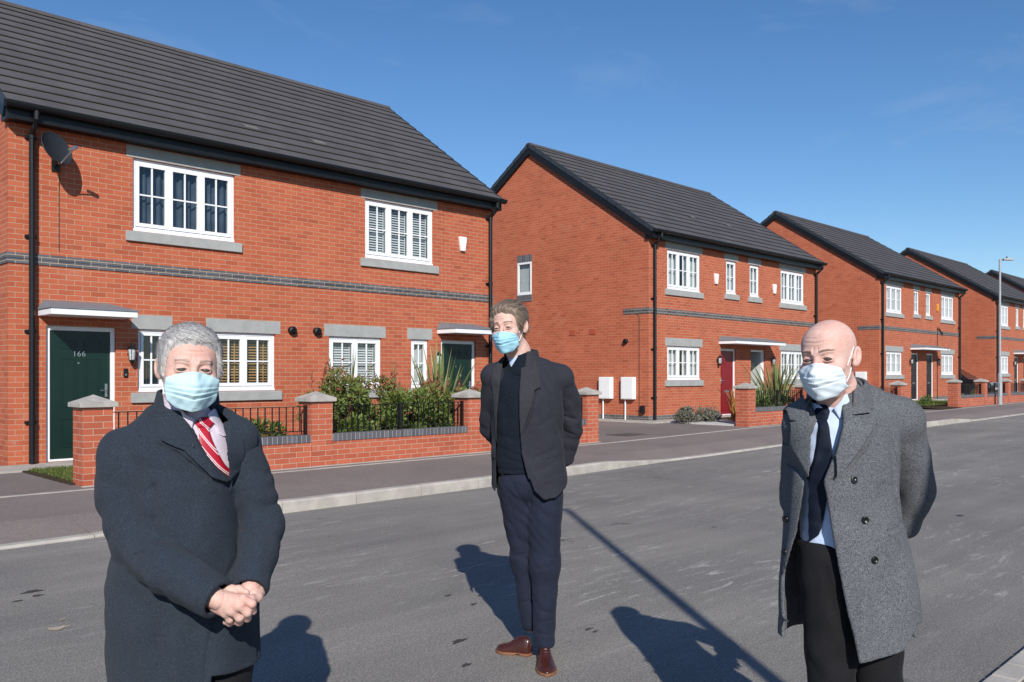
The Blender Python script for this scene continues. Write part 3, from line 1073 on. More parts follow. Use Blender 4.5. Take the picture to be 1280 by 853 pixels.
def meter_kit(parent, half, boxes, vent=True):
    X = -half
    for (yc, zb) in boxes:
        m = MB(); m.box(X - .14, X - .001, yc - .21, yc + .21, zb, zb + .60)
        b_ = m.build('meter_box', M['white_upvc'], parent, bevel=.012)
        m = MB(); m.box(X - .146, X - .141, yc - .18, yc + .18, zb + .03, zb + .57)
        m.build('meter_door', M['white_upvc'], b_, bevel=.002)
        m = MB(); m.tube([(X - .05, yc + .12, zb), (X - .05, yc + .12, -.02)], .02, 8)
        m.build('meter_pipe', M['white_upvc'], b_)
meter_kit(hB, 4.87, ((14.91 - FY, .58), (14.14 - FY, .58)))
m = MB(); m.lathe([(0, 0), (.07, 0), (.072, .05), (.05, .09), (0, .09)], (-4.87, 14.27 - FY, 2.15), 14, (-1, 0, 0)); m.build('wall_vent', M['black_pvc'], hB)
for yy in (16.2, 15.45):
    m = MB(); m.box(-4.885, -4.8705, yy - FY - .11, yy - FY + .11, 2.38, 2.53); m.build('air_brick', M['terracotta'], hB)
m = MB(); m.box(-4.97, -4.871, 13.62 - FY, 13.76 - FY, .20, .42); m.build('outside_tap', M['metal_black'], hB, bevel=.03)
m = MB(); m.tube([(-4.876, 14.18 - FY, 2.92), (-4.876, 14.12 - FY, 2.93), (-4.876, 13.86 - FY, 2.86), (-4.876, 13.83 - FY, 2.75), (-4.876, 13.83 - FY, .35), (-4.876, 13.72 - FY, .28)], .008, 6); m.build('cable', M['metal_black'], hB)

hC = house(38.45, 4.62, .33, 'third brick house with two black doors and a yellow alarm box', None, 17.87, 8.05,
           holes_spec=spec(0, 4.62, ('curtain', 'curtain'), ('curtain', 'curtain'), ('four', 'four'), [(1.72, 4.10, 'yellow')]))
meter_kit(hC, 4.62, ((15.0 - FY, .62), (14.2 - FY, .62)))
m = MB(); m.lathe([(0, 0), (.07, 0), (.072, .05), (.05, .09), (0, .09)], (-4.62, 15.6 - FY, 2.2), 14, (-1, 0, 0)); m.build('wall_vent', M['black_pvc'], hC)
hD = house(53.2, 4.70, .40, 'fourth brick house, half hidden by the grey street lamp', None, 17.8, 7.95,
           holes_spec=spec(0, 4.7, ('curtain', 'curtain'), ('curtain', 'curtain'), ('four', 'four'), []))
meter_kit(hD, 4.70, ((17.0 - FY, .62), (15.3 - FY, .62)))
m = MB(); m.lathe([(0, 0), (.07, 0), (.072, .05), (.05, .09), (0, .09)], (-4.70, 15.6 - FY, 2.2), 14, (-1, 0, 0)); m.build('wall_vent', M['black_pvc'], hD)
hE = house(67.9, 4.70, .47, 'farthest brick house, of which only the roof shows at the right edge', None, 17.8, 7.95,
           holes_spec=spec(0, 4.7, ('curtain', 'curtain'), ('curtain', 'curtain'), ('four', 'four'), []))
# pale slipped tiles on the two nearer roofs
def roof_vent(h, xr, s_, ry, ridge_dz):
    st = math.hypot(ry + .22, ridge_dz - 5.09)
    ux, uz = (ry + .22) / st, (ridge_dz - 5.09) / st
    m = MB()
    def P_(dx, s__, n_): return (xr + dx, -.22 + ux * s__ - uz * n_, 5.09 + uz * s__ + ux * n_)
    for a, b in ((-.14, .14),):
        m.face([P_(a, s_, .043), P_(b, s_, .043), P_(b, s_ + .16, .036), P_(a, s_ + .16, .036)])
        m.face([P_(a, s_, .02), P_(b, s_, .02), P_(b, s_, .043), P_(a, s_, .043)])
    m.build('vent_tile', m_plain('vent_tile_grey', (.135, .128, .125), .8, .2), h)
roof_vent(hA, 7.55 - cxA, 1.02, 3.9, 8.0)
roof_vent(hA, 8.95 - cxA, 1.02, 3.9, 8.0)
roof_vent(hB, -.9, 1.7, 4.35, 8.18); roof_vent(hB, 1.2, 1.7, 4.35, 8.18)
# ------------------------------------------------------------------ gardens
def leaf_mat(name, stops, rough=0.45, trans=0.25):
    g = NG(name)
    at = g.n('ShaderNodeAttribute', attribute_name='tint')
    c = g.ramp(at.outputs['Fac'], stops)
    g.col(c)
    g.rough(rough)
    g.spec(0.45)
    tl = g.n('ShaderNodeBsdfTranslucent')
    g.l(c, tl.inputs[0])
    mx = g.n('ShaderNodeMixShader')
    mx.inputs[0].default_value = trans
    g.l(g.b.outputs[0], mx.inputs[1])
    g.l(tl.outputs[0], mx.inputs[2])
    g.l(mx.outputs[0], g.out.inputs[0])
    return g.m
M['photinia'] = leaf_mat('photinia_leaf', [(0, (.07, .12, .022)), (.40, (.15, .21, .045)), (.66, (.24, .26, .08)), (.80, (.26, .13, .075)), (1, (.30, .06, .05))])
M['laurel'] = leaf_mat('glossy_green_leaf', [(0, (.055, .10, .018)), (.6, (.15, .22, .05)), (1, (.34, .38, .18))], .35)
M['phormium'] = leaf_mat('sword_leaf', [(0, (.075, .11, .035)), (.5, (.19, .24, .085)), (1, (.42, .42, .20))], .5)
M['phormium_red'] = leaf_mat('orange_sword_leaf', [(0, (.10, .10, .03)), (.35, (.40, .30, .06)), (.7, (.50, .12, .04)), (1, (.55, .42, .16))], .5)
M['lavender'] = leaf_mat('lavender_leaf', [(0, (.10, .10, .075)), (1, (.26, .25, .20))], .8, .1)
M['grass'] = leaf_mat('grass_blade', [(0, (.045, .085, .012)), (.7, (.12, .17, .03)), (1, (.25, .22, .08))], .6)
M['stem'] = m_plain('woody_stem', (.10, .06, .04), .9, .1)
M['soil'] = m_plain('garden_soil', (.055, .040, .028), .98, .1, var=.35, scale=14, bump=.02, bscale=25)
M['gravel'] = m_plain('white_gravel', (.50, .49, .48), .9, .2, var=.35, scale=70, bump=.012, bscale=70)

def leaf_mesh(name, P, D, N, L, W, tint, mat, parent, curl=0.15):
    """one folded leaf of 6 points per entry: P base points, D direction, N normal-ish, L length, W width"""
    n = len(P)
    D = D / np.linalg.norm(D, axis=1, keepdims=True)
    S = np.cross(D, N); S /= np.linalg.norm(S, axis=1, keepdims=True) + 1e-9
    U = np.cross(S, D)
    L = L[:, None]; W = W[:, None]
    pts = np.stack([P,
                    P + D * L * .35 + S * W * .5 + U * W * curl,
                    P + D * L * .72 + S * W * .38 + U * W * curl - U * L * .04,
                    P + D * L - U * L * .12,
                    P + D * L * .72 - S * W * .38 + U * W * curl - U * L * .04,
                    P + D * L * .35 - S * W * .5 + U * W * curl,
                    P + D * L * .5 - U * L * .02], axis=1).reshape(-1, 3)
    base = np.arange(n)[:, None] * 7
    f = np.concatenate([base + np.array([[0, 1, 6, 5]]), base + np.array([[1, 2, 3, 6]]), base + np.array([[6, 3, 4, 5]])], axis=0)
    me = bpy.data.meshes.new(name)
    me.from_pydata(pts.tolist(), [], f.tolist())
    a = me.attributes.new('tint', 'FLOAT', 'POINT')
    a.data.foreach_set('value', np.repeat(tint, 7).astype(np.float32))
    me.materials.append(mat)
    o = bpy.data.objects.new(name, me)
    COL.objects.link(o)
    if parent: o.parent = parent
    return o

def shrub(name, loc, rx, ry, h, nleaf, mat, label, cat='shrub', seed=1, leaf=.075, redtop=0.0, group=None, shoots=0):
    rs = np.random.RandomState(seed)
    root = empty(name, loc)
    tag(root, label, cat, group)
    st = MB()
    tips = []
    ns = 12
    for i in range(ns):
        t = 2 * math.pi * i / ns + rs.uniform(-.3, .3)
        q = rs.uniform(.25, .9)
        end = Vector((rx * q * math.cos(t), ry * q * math.sin(t), h * rs.uniform(.6, .95)))
        st.tube([(end.x * .1, end.y * .1, 0), (end.x * .5, end.y * .5, end.z * .45), end], .011, 5, .004)
        tips.append(end)
    # lumpy volume made of clumps, leaves mostly near their surfaces
    ncl = 26
    cl = []
    for i in range(ncl):
        t = rs.uniform(0, 2 * math.pi); q = math.sqrt(rs.uniform(0, 1)) * .85
        zz = rs.uniform(.18, .88)
        env = math.sqrt(max(0.05, 1 - (max(0, zz - .45) / .62) ** 2))
        cl.append((rx * q * env * math.cos(t), ry * q * env * math.sin(t), h * zz, rs.uniform(.13, .22)))
    P, D, T = [], [], []
    k = 0
    for i in range(nleaf):
        c = cl[rs.randint(ncl)]
        d = rs.normal(size=3); d /= np.linalg.norm(d)
        rr = c[3] * rs.uniform(.55, 1.05) * (min(rx, ry) / .5 if min(rx, ry) < .5 else 1)
        p = np.array(c[:3]) + d * rr * np.array([1, 1, .95])
        if p[2] < .02: p[2] = rs.uniform(.02, .2)
        P.append(p)
        dd = d * .8 + np.array([0, 0, .45]) + rs.normal(size=3) * .45
        D.append(dd)
        T.append(np.clip(rs.normal(.36, .17) + redtop * max(0, p[2] / h - .55) * 1.5 * rs.uniform(0, 1.6), 0, 1))
    for s_ in range(shoots):
        t = rs.uniform(0, 2 * math.pi)
        q = rs.uniform(0, .85)
        b = np.array([rx * q * math.cos(t), ry * q * math.sin(t), h * .8])
        tip = b + np.array([rs.uniform(-.12, .12), rs.uniform(-.1, .1), rs.uniform(.18, .42)])
        st.tube([tuple(b), tuple((b + tip) / 2 + np.array([.01, 0, 0])), tuple(tip)], .005, 4, .002)
        for j in range(9):
            P.append(b + (tip - b) * (j + 1) / 9)
            D.append(rs.normal(size=3) * .6 + np.array([0, 0, .7]))
            T.append(np.clip(.55 + .35 * redtop * 3 * rs.uniform(0, 1), 0, 1))
    P, D = np.array(P), np.array(D)
    n = len(P)
    leaf_mesh('foliage', P, D, rs.normal(size=(n, 3)) + np.array([0, 0, 1.2]), leaf * rs.uniform(.6, 1.25, n), leaf * .42 * rs.uniform(.7, 1.2, n), np.array(T), mat, root)
    st.build('stem', M['stem'], root)
    return root

def sword_plant(name, loc, nb, h, spread, mat, label, seed=1, width=.045, group=None):
    rs = np.random.RandomState(seed)
    root = empty(name, loc)
    tag(root, label, 'plant', group)
    V, F, T = [], [], []
    for i in range(nb):
        t = rs.uniform(0, 2 * math.pi)
        lean = rs.uniform(.05, 1) ** 1.2 * spread
        L = h * rs.uniform(.6, 1.05)
        w_ = width * rs.uniform(.7, 1.2)
        b = np.array([rs.normal() * .05, rs.normal() * .05, 0])
        d = np.array([math.cos(t), math.sin(t)])
        sd_ = np.array([-d[1], d[0], 0])
        droop = rs.uniform(0, .5) * lean
        tv = np.clip(rs.normal(.45, .25), 0, 1)
        idx = len(V)
        ns = 8
        for k in range(ns + 1):
            u = k / ns
            r_ = lean * L * u * (1 + .3 * u)
            z_ = L * (u - droop * u ** 3)
            ww = w_ * (.55 + .9 * u - 1.45 * u ** 3) * .5 if u < 1 else .001
            ww = max(ww, .001)
            c = b + np.array([d[0] * r_, d[1] * r_, z_])
            fold = np.array([d[0], d[1], 0]) * ww * .35
            V += [c - sd_ * ww - fold, c + fold * .3, c + sd_ * ww - fold]
            T += [tv + .25, tv - .12, tv + .25]
        for k in range(ns):
            a = idx + 3 * k
            F += [[a, a + 1, a + 4, a + 3], [a + 1, a + 2, a + 5, a + 4]]
    me = bpy.data.meshes.new('leaves')
    me.from_pydata([tuple(v) for v in V], [], F)
    a = me.attributes.new('tint', 'FLOAT', 'POINT')
    a.data.foreach_set('value', np.clip(np.array(T), 0, 1).astype(np.float32))
    me.materials.append(mat)
    o = bpy.data.objects.new('leaves', me)
    COL.objects.link(o)
    o.parent = root
    return root

def lawn(name, x0, x1, y0, y1, z, n, seed, hgt=.045):
    rs = np.random.RandomState(seed)
    P = np.stack([rs.uniform(x0, x1, n), rs.uniform(y0, y1, n), np.full(n, z)], 1)
    D = np.stack([rs.normal(0, .45, n), rs.normal(0, .45, n), np.ones(n)], 1)
    o = leaf_mesh(name, P, D, rs.normal(size=(n, 3)), hgt * rs.uniform(.5, 1.3, n), np.full(n, .007), rs.uniform(0, 1, n), M['grass'], None)
    tag(o, kind='stuff')
    o['label'] = 'short green grass in a small front lawn'
    o['category'] = 'grass'
    return o

def garden_wall(x0, x1, piers, z, label, grp):
    y0 = 10.56
    root = empty('garden_wall', (x0, y0, z))
    tag(root, label, 'wall', grp)
    X = lambda x: x - x0
    m = MB()
    m.box(.01, x1 - x0 - .01, 0, .215, -.03, .347)
    m.build('brick_wall', M['garden_brick'], root)
    m = MB()
    m.box(-.02, x1 - x0 + .02, -.075, -.031, -.02, .012)
    m.build('base_edging', M['concrete'], root)
    w_ = .34
    for px in piers:
        m = MB()
        a = X(px)
        m.box(a, a + w_, -.03, w_ - .03, -.03, .92)
        p = m.build('pier', M['garden_brick'], root)
        m = MB()
        e = .045
        c0, c1, d0, d1 = a - e, a + w_ + e, -.03 - e, w_ - .03 + e
        m.box(c0, c1, d0, d1, .921, .975)
        cx_, cy_ = (c0 + c1) / 2, (d0 + d1) / 2
        bz = .9755
        ins = .004
        q = [(c0 + ins, d0 + ins, bz), (c1 - ins, d0 + ins, bz), (c1 - ins, d1 - ins, bz), (c0 + ins, d1 - ins, bz)]
        for i in range(4):
            m.face([q[i], q[(i + 1) % 4], (cx_, cy_, 1.068)])
        m.build('pier_cap', M['cap_stone'], p, bevel=.006)
    for pa, pb in zip(piers[:-1], piers[1:]):
        a, b = X(pa) + w_ + .002, X(pb) - .002
        m = MB()
        m.box(a, b, -.012, .227, .349, .452)
        m.build('coping', M['soldier_brick'], root)
        m = MB()
        yc = .107
        m.box(a, b, yc - .020, yc + .020, .848, .858)
        m.box(a, b, yc - .020, yc + .020, .500, .510)
        for xx in (a + .02, (a + b) / 2, b - .02):
            m.box(xx - .020, xx + .020, yc - .021, yc + .021, .455, .872)
        n = int((b - a) / .105)
        for k in range(1, n):
            xx = a + (b - a) * k / n
            m.box(xx - .0065, xx + .0065, yc - .0065, yc + .0065, .502, .852)
        m.build('railing', M['metal_black'], root)
    return root

gw = 'low brick garden walls with piers and railings'
garden_wall(3.50, 12.90, [3.50, 6.54, 9.51, 12.56], .12, 'low brick garden wall with four piers, behind the two men on the left', gw)
garden_wall(18.56, 28.44, [18.56, 21.6, 24.7, 28.10], .17, 'low brick garden wall in front of the house with the red door', gw)
garden_wall(33.40, 52.2, [33.40, 36.5, 39.6, 42.7, 45.8, 48.9, 51.86], .225, 'low brick garden wall behind the grey street lamp, farthest up the street', gw)

# beds, aprons, paths
def slab(name, x0, x1, y0, y1, z0, z1, mat, tilt=None):
    m = MB()
    m.box(x0, x1, y0, y1, z0, z1)
    o = m.build(name, mat)
    tag(o, kind='structure')
    return o
slab('garden_soil', 5.2, 12.9, 10.78, 13.50, 0, .165, M['soil'])
slab('garden_lawn_soil', 3.45, 5.18, 10.78, 12.68, 0, .145, M['soil'])
slab('path', 3.0, 5.18, 12.70, 13.50, 0, .150, M['concrete'])
slab('garden_soil', 20.4, 28.3, 10.78, 12.9, 0, .22, M['soil'])
slab('gravel_bed', 18.62, 20.38, 10.95, 12.9, 0, .215, M['gravel'])
slab('path', 18.05, 28.4, 12.93, 13.50, 0, .212, M['concrete'])
slab('path', 18.05, 18.64, 13.53, 22.2, 0, .210, M['concrete'])
lawn('lawn', 3.5, 5.15, 10.80, 12.66, .143, 9000, 3)
lawn('lawn', 31.5, 37.2, 10.95, 13.0, .335, 14000, 5, .06)
m = MB()
for a, b in ((31.3, 37.3),):
    m.face([(a, 10.32, .24), (33.38, 10.32, .245), (33.38, 10.9, .28), (a, 10.9, .27)])
    m.face([(a, 10.9, .27), (b, 10.9, .29), (b, 13.05, .345), (a, 13.05, .335)])
tag(m.build('lawn_soil', M['soil']), kind='structure')
slab('path', 31.0, 43.2, 13.05, 13.50, 0, .352, M['concrete'])
slab('garden_soil', 37.35, 43, 10.79, 13.04, 0, .30, M['soil'])

ph = 'photinia bushes behind the railings'
shrub('photinia_shrub', (7.55, 11.35, .15), .74, .48, 1.34, 6500, M['photinia'], 'red-tipped bush behind the railings, just right of the second wall pier', seed=2, redtop=.5, shoots=9, group=ph)
shrub('photinia_shrub', (8.60, 11.35, .15), .74, .48, 1.28, 6500, M['photinia'], 'red-tipped bush behind the railings, in the middle of the row', seed=3, redtop=.5, shoots=7, group=ph)
shrub('photinia_shrub', (9.62, 11.30, .15), .72, .46, 1.18, 6000, M['photinia'], 'red-tipped bush behind the railings, under the spiky leaves by the second green door', seed=4, redtop=.75, shoots=6, group=ph)
shrub('photinia_shrub', (10.9, 11.5, .15), .72, .46, 1.08, 4500, M['photinia'], 'reddest bush of the row, in front of the right-hand green door', seed=5, redtop=1.2, shoots=6, group=ph)
shrub('photinia_shrub', (12.0, 11.5, .15), .6, .4, .85, 2000, M['photinia'], 'low leafy bush between the last two piers, behind the man in the open jacket', seed=15, redtop=.5, shoots=0, group=ph)
shrub('laurel_shrub', (5.95, 11.15, .15), .55, .30, .62, 1500, M['laurel'], 'low green bush behind the railings, right of the man in the navy overcoat', seed=6, leaf=.10)
shrub('laurel_shrub', (4.95, 11.15, .15), .50, .30, .5, 1100, M['laurel'], 'low green bush hidden behind the man in the navy overcoat', seed=26, leaf=.09)
sword_plant('phormium', (9.75, 11.6, .15), 46, 1.85, .36, M['phormium'], 'spiky sword-leaved plant in front of the narrow window of the nearest house', seed=7, width=.075)
sword_plant('phormium', (8.0, 11.9, .15), 14, 1.8, .25, M['phormium'], 'thin spiky plant rising from the hedge before the two-light window', seed=8, width=.06)
sword_plant('phormium', (19.75, 11.55, .2), 40, .98, .55, M['phormium_red'], 'orange and yellow spiky plant left of the brick pier by the red door', seed=9, width=.055)
sword_plant('phormium', (22.15, 11.7, .2), 110, 1.70, .70, M['phormium'], 'large green spiky plant behind the railings beside the bald man', seed=10, width=.06)
sword_plant('phormium', (20.75, 11.5, .2), 60, 1.15, .6, M['phormium'], 'smaller green spiky plant just behind the brick pier by the red door', seed=11, width=.05)
shrub('hedge_shrub', (20.2 + .3, 11.1, .2), .75, .24, .68, 1300, M['laurel'], 'dense green bush behind the railings right of the pier by the red door', seed=12, leaf=.08)
shrub('hedge_shrub', (22.1, 11.1, .2), .85, .24, .66, 1300, M['laurel'], 'dense green bush behind the railings beside the bald man', seed=13, leaf=.08)
shrub('lavender', (18.75, 12.35, .17), .42, .28, .38, 1500, M['lavender'], 'grey lavender mound at the corner of the house with the red door, left one', cat='lavender', seed=14, leaf=.07)
shrub('lavender', (19.35, 12.15, .17), .36, .26, .36, 1300, M['lavender'], 'grey lavender mound nearer the orange spiky plant, right one', cat='lavender', seed=16, leaf=.07)
shrub('dark_shrub', (36.0 - 3.4, 11.35, .25), .28, .22, .42, 700, M['laurel'], 'small dark bush on the lawn left of the far wall pier', seed=17, leaf=.06)
shrub('photinia_shrub', (38.3, 11.3, .28), .7, .3, .55, 700, M['photinia'], 'low bush behind the far railings near the street lamp', seed=18, redtop=.6)

# manhole cover on the drive between the two nearer houses
cx_, cy_ = gp(785, 543.5, .14)
m = MB(); m.box(-.38, .38, -.30, .30, 0, .006)
for k in range(6): m.box(-.34, .34, -.26 + k * .09, -.20 + k * .09, .006, .009)
tag(m.build('manhole_cover', m_plain('cast_iron', (.075, .072, .07), .6, .4), loc=(cx_, cy_, .1225 + gz(cx_))), 'flat iron cover set in the drive before the brick gable', 'manhole cover')

# street lamps
def street_lamp(loc, label, rz=0):
    root = empty('street_lamp', loc, rz)
    tag(root, label, 'street lamp', 'grey street lamps')
    m = MB(); m.lathe([(.0, -.05), (.085, -.05), (.085, 1.15), (.078, 1.22), (.045, 1.27)], n=18)
    m.box(-.045, .045, -.092, -.075, .35, .85)
    m.build('lamp_base', M['galv'], root, smooth=False)
    m = MB(); m.lathe([(.046, 1.25), (.040, 5.6), (.038, 5.78), (0, 5.80)], n=14)
    m.tube([(0, 0, 5.72), (.18, 0, 5.76), (.26, 0, 5.77)], .024, 8)
    m.build('lamp_pole', M['galv'], root)
    m = MB()
    prof = [(-.10, 5.745), (.08, 5.735), (.10, 5.76), (.08, 5.80), (-.02, 5.825), (-.10, 5.80)]
    m.prism([(.30 + p[0] * 2.1 + .02, p[1]) for p in prof][::-1], -.11, .11, 'y')
    h = m.build('lamp_head', M['galv'], root, bevel=.01)
    m = MB(); m.lathe([(.03, 5.81), (.03, 5.87), (.02, 5.885), (0, 5.885)], (.26, 0, 0), 10)
    m.build('photocell', M['metal_black'], h)
    m = MB(); m.box(.12, .44, -.08, .08, 5.728, 5.739)
    m.build('lamp_glass', M['lampglass'], h)
    return root
street_lamp((37.75, 10.34, .235), 'slim grey street lamp standing on the far pavement by the brick wall', R(-50))
street_lamp((1.03, -1.455, .03), 'street lamp behind the photographer, known only by its long shadow on the road', R(120))

# dark car parked between the two far houses
def parked_car(loc, rz):
    root = empty('parked_car', loc, rz)
    tag(root, 'black car parked on the drive between the two far houses, behind the wall pier', 'car')
    paint = m_plain('black_car_paint', (.010, .011, .014), .18, .6)
    paint.node_tree.nodes['Principled BSDF'].inputs['Coat Weight'].default_value = .8
    def loft(stations, mat, name, parent, bev=0):
        m = MB()
        n = len(stations[0])
        for A, B in zip(stations[:-1], stations[1:]):
            for i in range(n):
                m.face([A[i], A[(i + 1) % n], B[(i + 1) % n], B[i]])
        m.face(list(stations[0])[::-1]); m.face(stations[-1])
        o = m.build(name, mat, parent, smooth=False)
        md = o.modifiers.new('bevel', 'BEVEL'); md.width = .04; md.segments = 3; md.limit_method = 'ANGLE'; md.angle_limit = R(25)
        return o
    st = []
    for y, zl, zt, w_ in ((-2.05, .38, .62, .70), (-1.98, .26, .74, .80), (-1.3, .22, .88, .86), (-.95, .22, .94, .87), (.5, .22, .97, .88), (1.4, .22, .98, .87), (1.9, .26, .95, .82), (2.0, .4, .8, .76)):
        st.append([(-w_, y, zl), (w_, y, zl), (w_ * 1.02, y, (zl + zt) / 2), (w_ * .95, y, zt), (-w_ * .95, y, zt), (-w_ * 1.02, y, (zl + zt) / 2)])
    loft(st, paint, 'body', root)
    st = []
    for y, zt, w_ in ((-1.05, .93, .78), (-.35, 1.40, .62), (.2, 1.47, .60), (1.0, 1.44, .60), (1.75, .97, .74)):
        st.append([(-w_ if zt < 1 else -.76, y, .92), (w_ if zt < 1 else .76, y, .92), (w_, y, zt), (-w_, y, zt)])
    cab = loft(st, m_plain('car_window', (.012, .015, .018), .06, .7), 'cabin_glass', root)
    m = MB(); m.box(-.57, .57, -.30, 1.0, 1.46, 1.482); m.build('car_roof', paint, cab, bevel=.01)
    for sx in (-1, 1):
        for y in (-1.25, 1.25):
            m = MB(); m.lathe([(0, -.02), (.31, -.02), (.32, .02), (.32, .18), (.30, .2), (0, .2)], (sx * .86 - (sx * .19 if sx > 0 else -.01) , y, .32), 20, (sx if sx < 0 else 1, 0, 0))
            wh = m.build('wheel', m_plain('tyre', (.015, .015, .015), .9, .2), root)
            m = MB(); m.lathe([(0, 0), (.2, 0), (.21, .01)], (sx * .885, y, .32), 16, (sx, 0, 0)); m.build('rim', M['galv'], wh)
        m = MB(); m.box(sx * .50 - .16, sx * .50 + .16, -2.045, -1.97, .60, .72); m.build('headlight', M['lampglass'], root, bevel=.02)
        m = MB(); m.box(sx * .93 - .09, sx * .93 + .09, -.85, -.72, .95, 1.07); m.build('wing_mirror', M['black_pvc'], root, bevel=.02)
    m = MB(); m.box(-.26, .26, -2.075, -2.055, .40, .51); m.build('number_plate', M['white_upvc'], root)
    return root
parked_car((45.2, 14.6, .32), 0)
# ------------------------------------------------------------------ people
# bodies and clothes are distance fields turned into meshes
def surface_net(F, org, h):
    nx, ny, nz = F.shape
    I = F < 0
    s = np.zeros((nx - 1, ny - 1, nz - 1), np.int8)
    for a in (0, 1):
        for b in (0, 1):
            for c in (0, 1):
                s += I[a:nx - 1 + a, b:ny - 1 + b, c:nz - 1 + c]
    act = (s > 0) & (s < 8)
    idx = -np.ones(act.shape, np.int64)
    ii, jj, kk = np.nonzero(act)
    n = len(ii)
    idx[ii, jj, kk] = np.arange(n)
    pos = np.zeros((n, 3)); cnt = np.zeros(n)
    cor = [(a, b, c) for a in (0, 1) for b in (0, 1) for c in (0, 1)]
    val = {c: F[ii + c[0], jj + c[1], kk + c[2]] for c in cor}
    for c in cor:
        for ax in range(3):
            if c[ax] == 0:
                d = list(c); d[ax] = 1; d = tuple(d)
                f0, f1 = val[c], val[d]
                m_ = (f0 < 0) != (f1 < 0)
                t = f0[m_] / (f0[m_] - f1[m_])
                p = np.tile(np.array(c, float), (m_.sum(), 1))
                p[:, ax] += t
                pos[m_] += p; cnt[m_] += 1
    pos = pos / cnt[:, None] + np.stack([ii, jj, kk], 1)
    V = pos * h + np.array(org)
    faces = []
    for ax in range(3):
        sl0 = [slice(None)] * 3; sl1 = [slice(None)] * 3
        sl0[ax] = slice(0, -1); sl1[ax] = slice(1, None)
        A, B = I[tuple(sl0)], I[tuple(sl1)]
        e = np.nonzero(A != B)
        e = np.stack(e, 1)
        u, v = (ax + 1) % 3, (ax + 2) % 3
        dims = F.shape
        ok = (e[:, u] > 0) & (e[:, v] > 0) & (e[:, u] < dims[u] - 1) & (e[:, v] < dims[v] - 1)
        e = e[ok]
        flip = A[e[:, 0], e[:, 1], e[:, 2]]
        def g(du, dv):
            q = e.copy(); q[:, u] += du; q[:, v] += dv
            return idx[q[:, 0], q[:, 1], q[:, 2]]
        q = np.stack([g(-1, -1), g(0, -1), g(0, 0), g(-1, 0)], 1)
        q[~flip] = q[~flip][:, ::-1]
        faces.append(q)
    return V, np.concatenate(faces, 0)

def grid(bb, h):
    ax = [np.arange(bb[2 * i], bb[2 * i + 1] + h, h) for i in range(3)]
    X = np.meshgrid(*ax, indexing='ij', sparse=False)
    return [a.astype(np.float32) for a in X]

def sdf_verts(f, bb, h):
    X = grid(bb, h)
    F = f(X).astype(np.float32)
    return surface_net(F, (bb[0], bb[2], bb[4]), h)

def mesh_from(name, parts, mat, parent=None, smooth=True):
    V = np.concatenate([p[0] for p in parts]); off = 0; Fs = []
    for v, f in parts:
        Fs.append(f + off); off += len(v)
    Fs = np.concatenate(Fs)
    me = bpy.data.meshes.new(name)
    me.vertices.add(len(V)); me.vertices.foreach_set('co', V.astype(np.float32).ravel())
    me.loops.add(len(Fs) * 4); me.loops.foreach_set('vertex_index', Fs.astype(np.int32).ravel())
    me.polygons.add(len(Fs))
    me.polygons.foreach_set('loop_start', np.arange(0, len(Fs) * 4, 4, dtype=np.int32))
    me.polygons.foreach_set('use_smooth', [smooth] * len(Fs))
    me.update(calc_edges=True)
    me.validate()
    me.materials.append(mat)
    o = bpy.data.objects.new(name, me)
    COL.objects.link(o)
    if parent is not None: o.parent = parent
    return o

def sdf_obj(name, f, bb, h, mat, parent, sm=2):
    o = mesh_from(name, [sdf_verts(f, bb, h)], mat, parent)
    if sm:
        md = o.modifiers.new('smooth', 'SMOOTH')
        md.factor = .5
        md.iterations = sm
    return o

def smin(a, b, k):
    if k <= 0: return np.minimum(a, b)
    q = np.clip(k - np.abs(a - b), 0, None) / k
    return np.minimum(a, b) - q * q * k * .25
def smax(a, b, k): return -smin(-a, -b, k)
def cap(P, a, b, ra, rb=None):
    rb = ra if rb is None else rb
    a = np.array(a, np.float32); b = np.array(b, np.float32)
    d = b - a; L = float((d * d).sum()) + 1e-12
    t = np.clip(((P[0] - a[0]) * d[0] + (P[1] - a[1]) * d[1] + (P[2] - a[2]) * d[2]) / L, 0, 1)
    return np.sqrt((P[0] - a[0] - t * d[0]) ** 2 + (P[1] - a[1] - t * d[1]) ** 2 + (P[2] - a[2] - t * d[2]) ** 2) - (ra + (rb - ra) * t)
def ell(P, c, r):
    x, y, z = (P[0] - c[0]) / r[0], (P[1] - c[1]) / r[1], (P[2] - c[2]) / r[2]
    k = np.sqrt(x * x + y * y + z * z) + 1e-6
    g = np.sqrt((x / r[0]) ** 2 + (y / r[1]) ** 2 + (z / r[2]) ** 2) + 1e-6
    return k * (k - 1) / g
def chain(P, pts, rs, k=.02):
    F = None
    for i in range(len(pts) - 1):
        c = cap(P, pts[i], pts[i + 1], rs[i], rs[i + 1])
        F = c if F is None else smin(F, c, k)
    return F
def loft(P, rows, n=2.3):
    """rows: z, cx, cy, a, bf, bb  (bf: half depth towards the viewer, bb: away)"""
    rows = sorted(rows)
    T = np.array(rows, float)
    zz = np.linspace(T[0, 0], T[-1, 0], 160)
    cols = [np.interp(zz, T[:, 0], T[:, i]) for i in range(1, 6)]
    ker = np.exp(-np.linspace(-2, 2, 15) ** 2); ker /= ker.sum()
    cols = [np.convolve(np.pad(c, 7, 'edge'), ker, 'valid') for c in cols]
    g = [np.interp(P[2], zz, c).astype(np.float32) for c in cols]
    dx, dy = P[0] - g[0], P[1] - g[1]
    b = np.where(dy < 0, g[3], g[4])
    r = ((np.abs(dx) / g[2]) ** n + (np.abs(dy) / b) ** n) ** (1 / n) + 1e-6
    q = np.sqrt(dx * dx + dy * dy)
    d = q * (1 - 1 / r)
    return np.maximum(np.where(q < .02, -np.minimum(g[2], b), d), np.maximum(P[2] - T[-1, 0], T[0, 0] - P[2]))
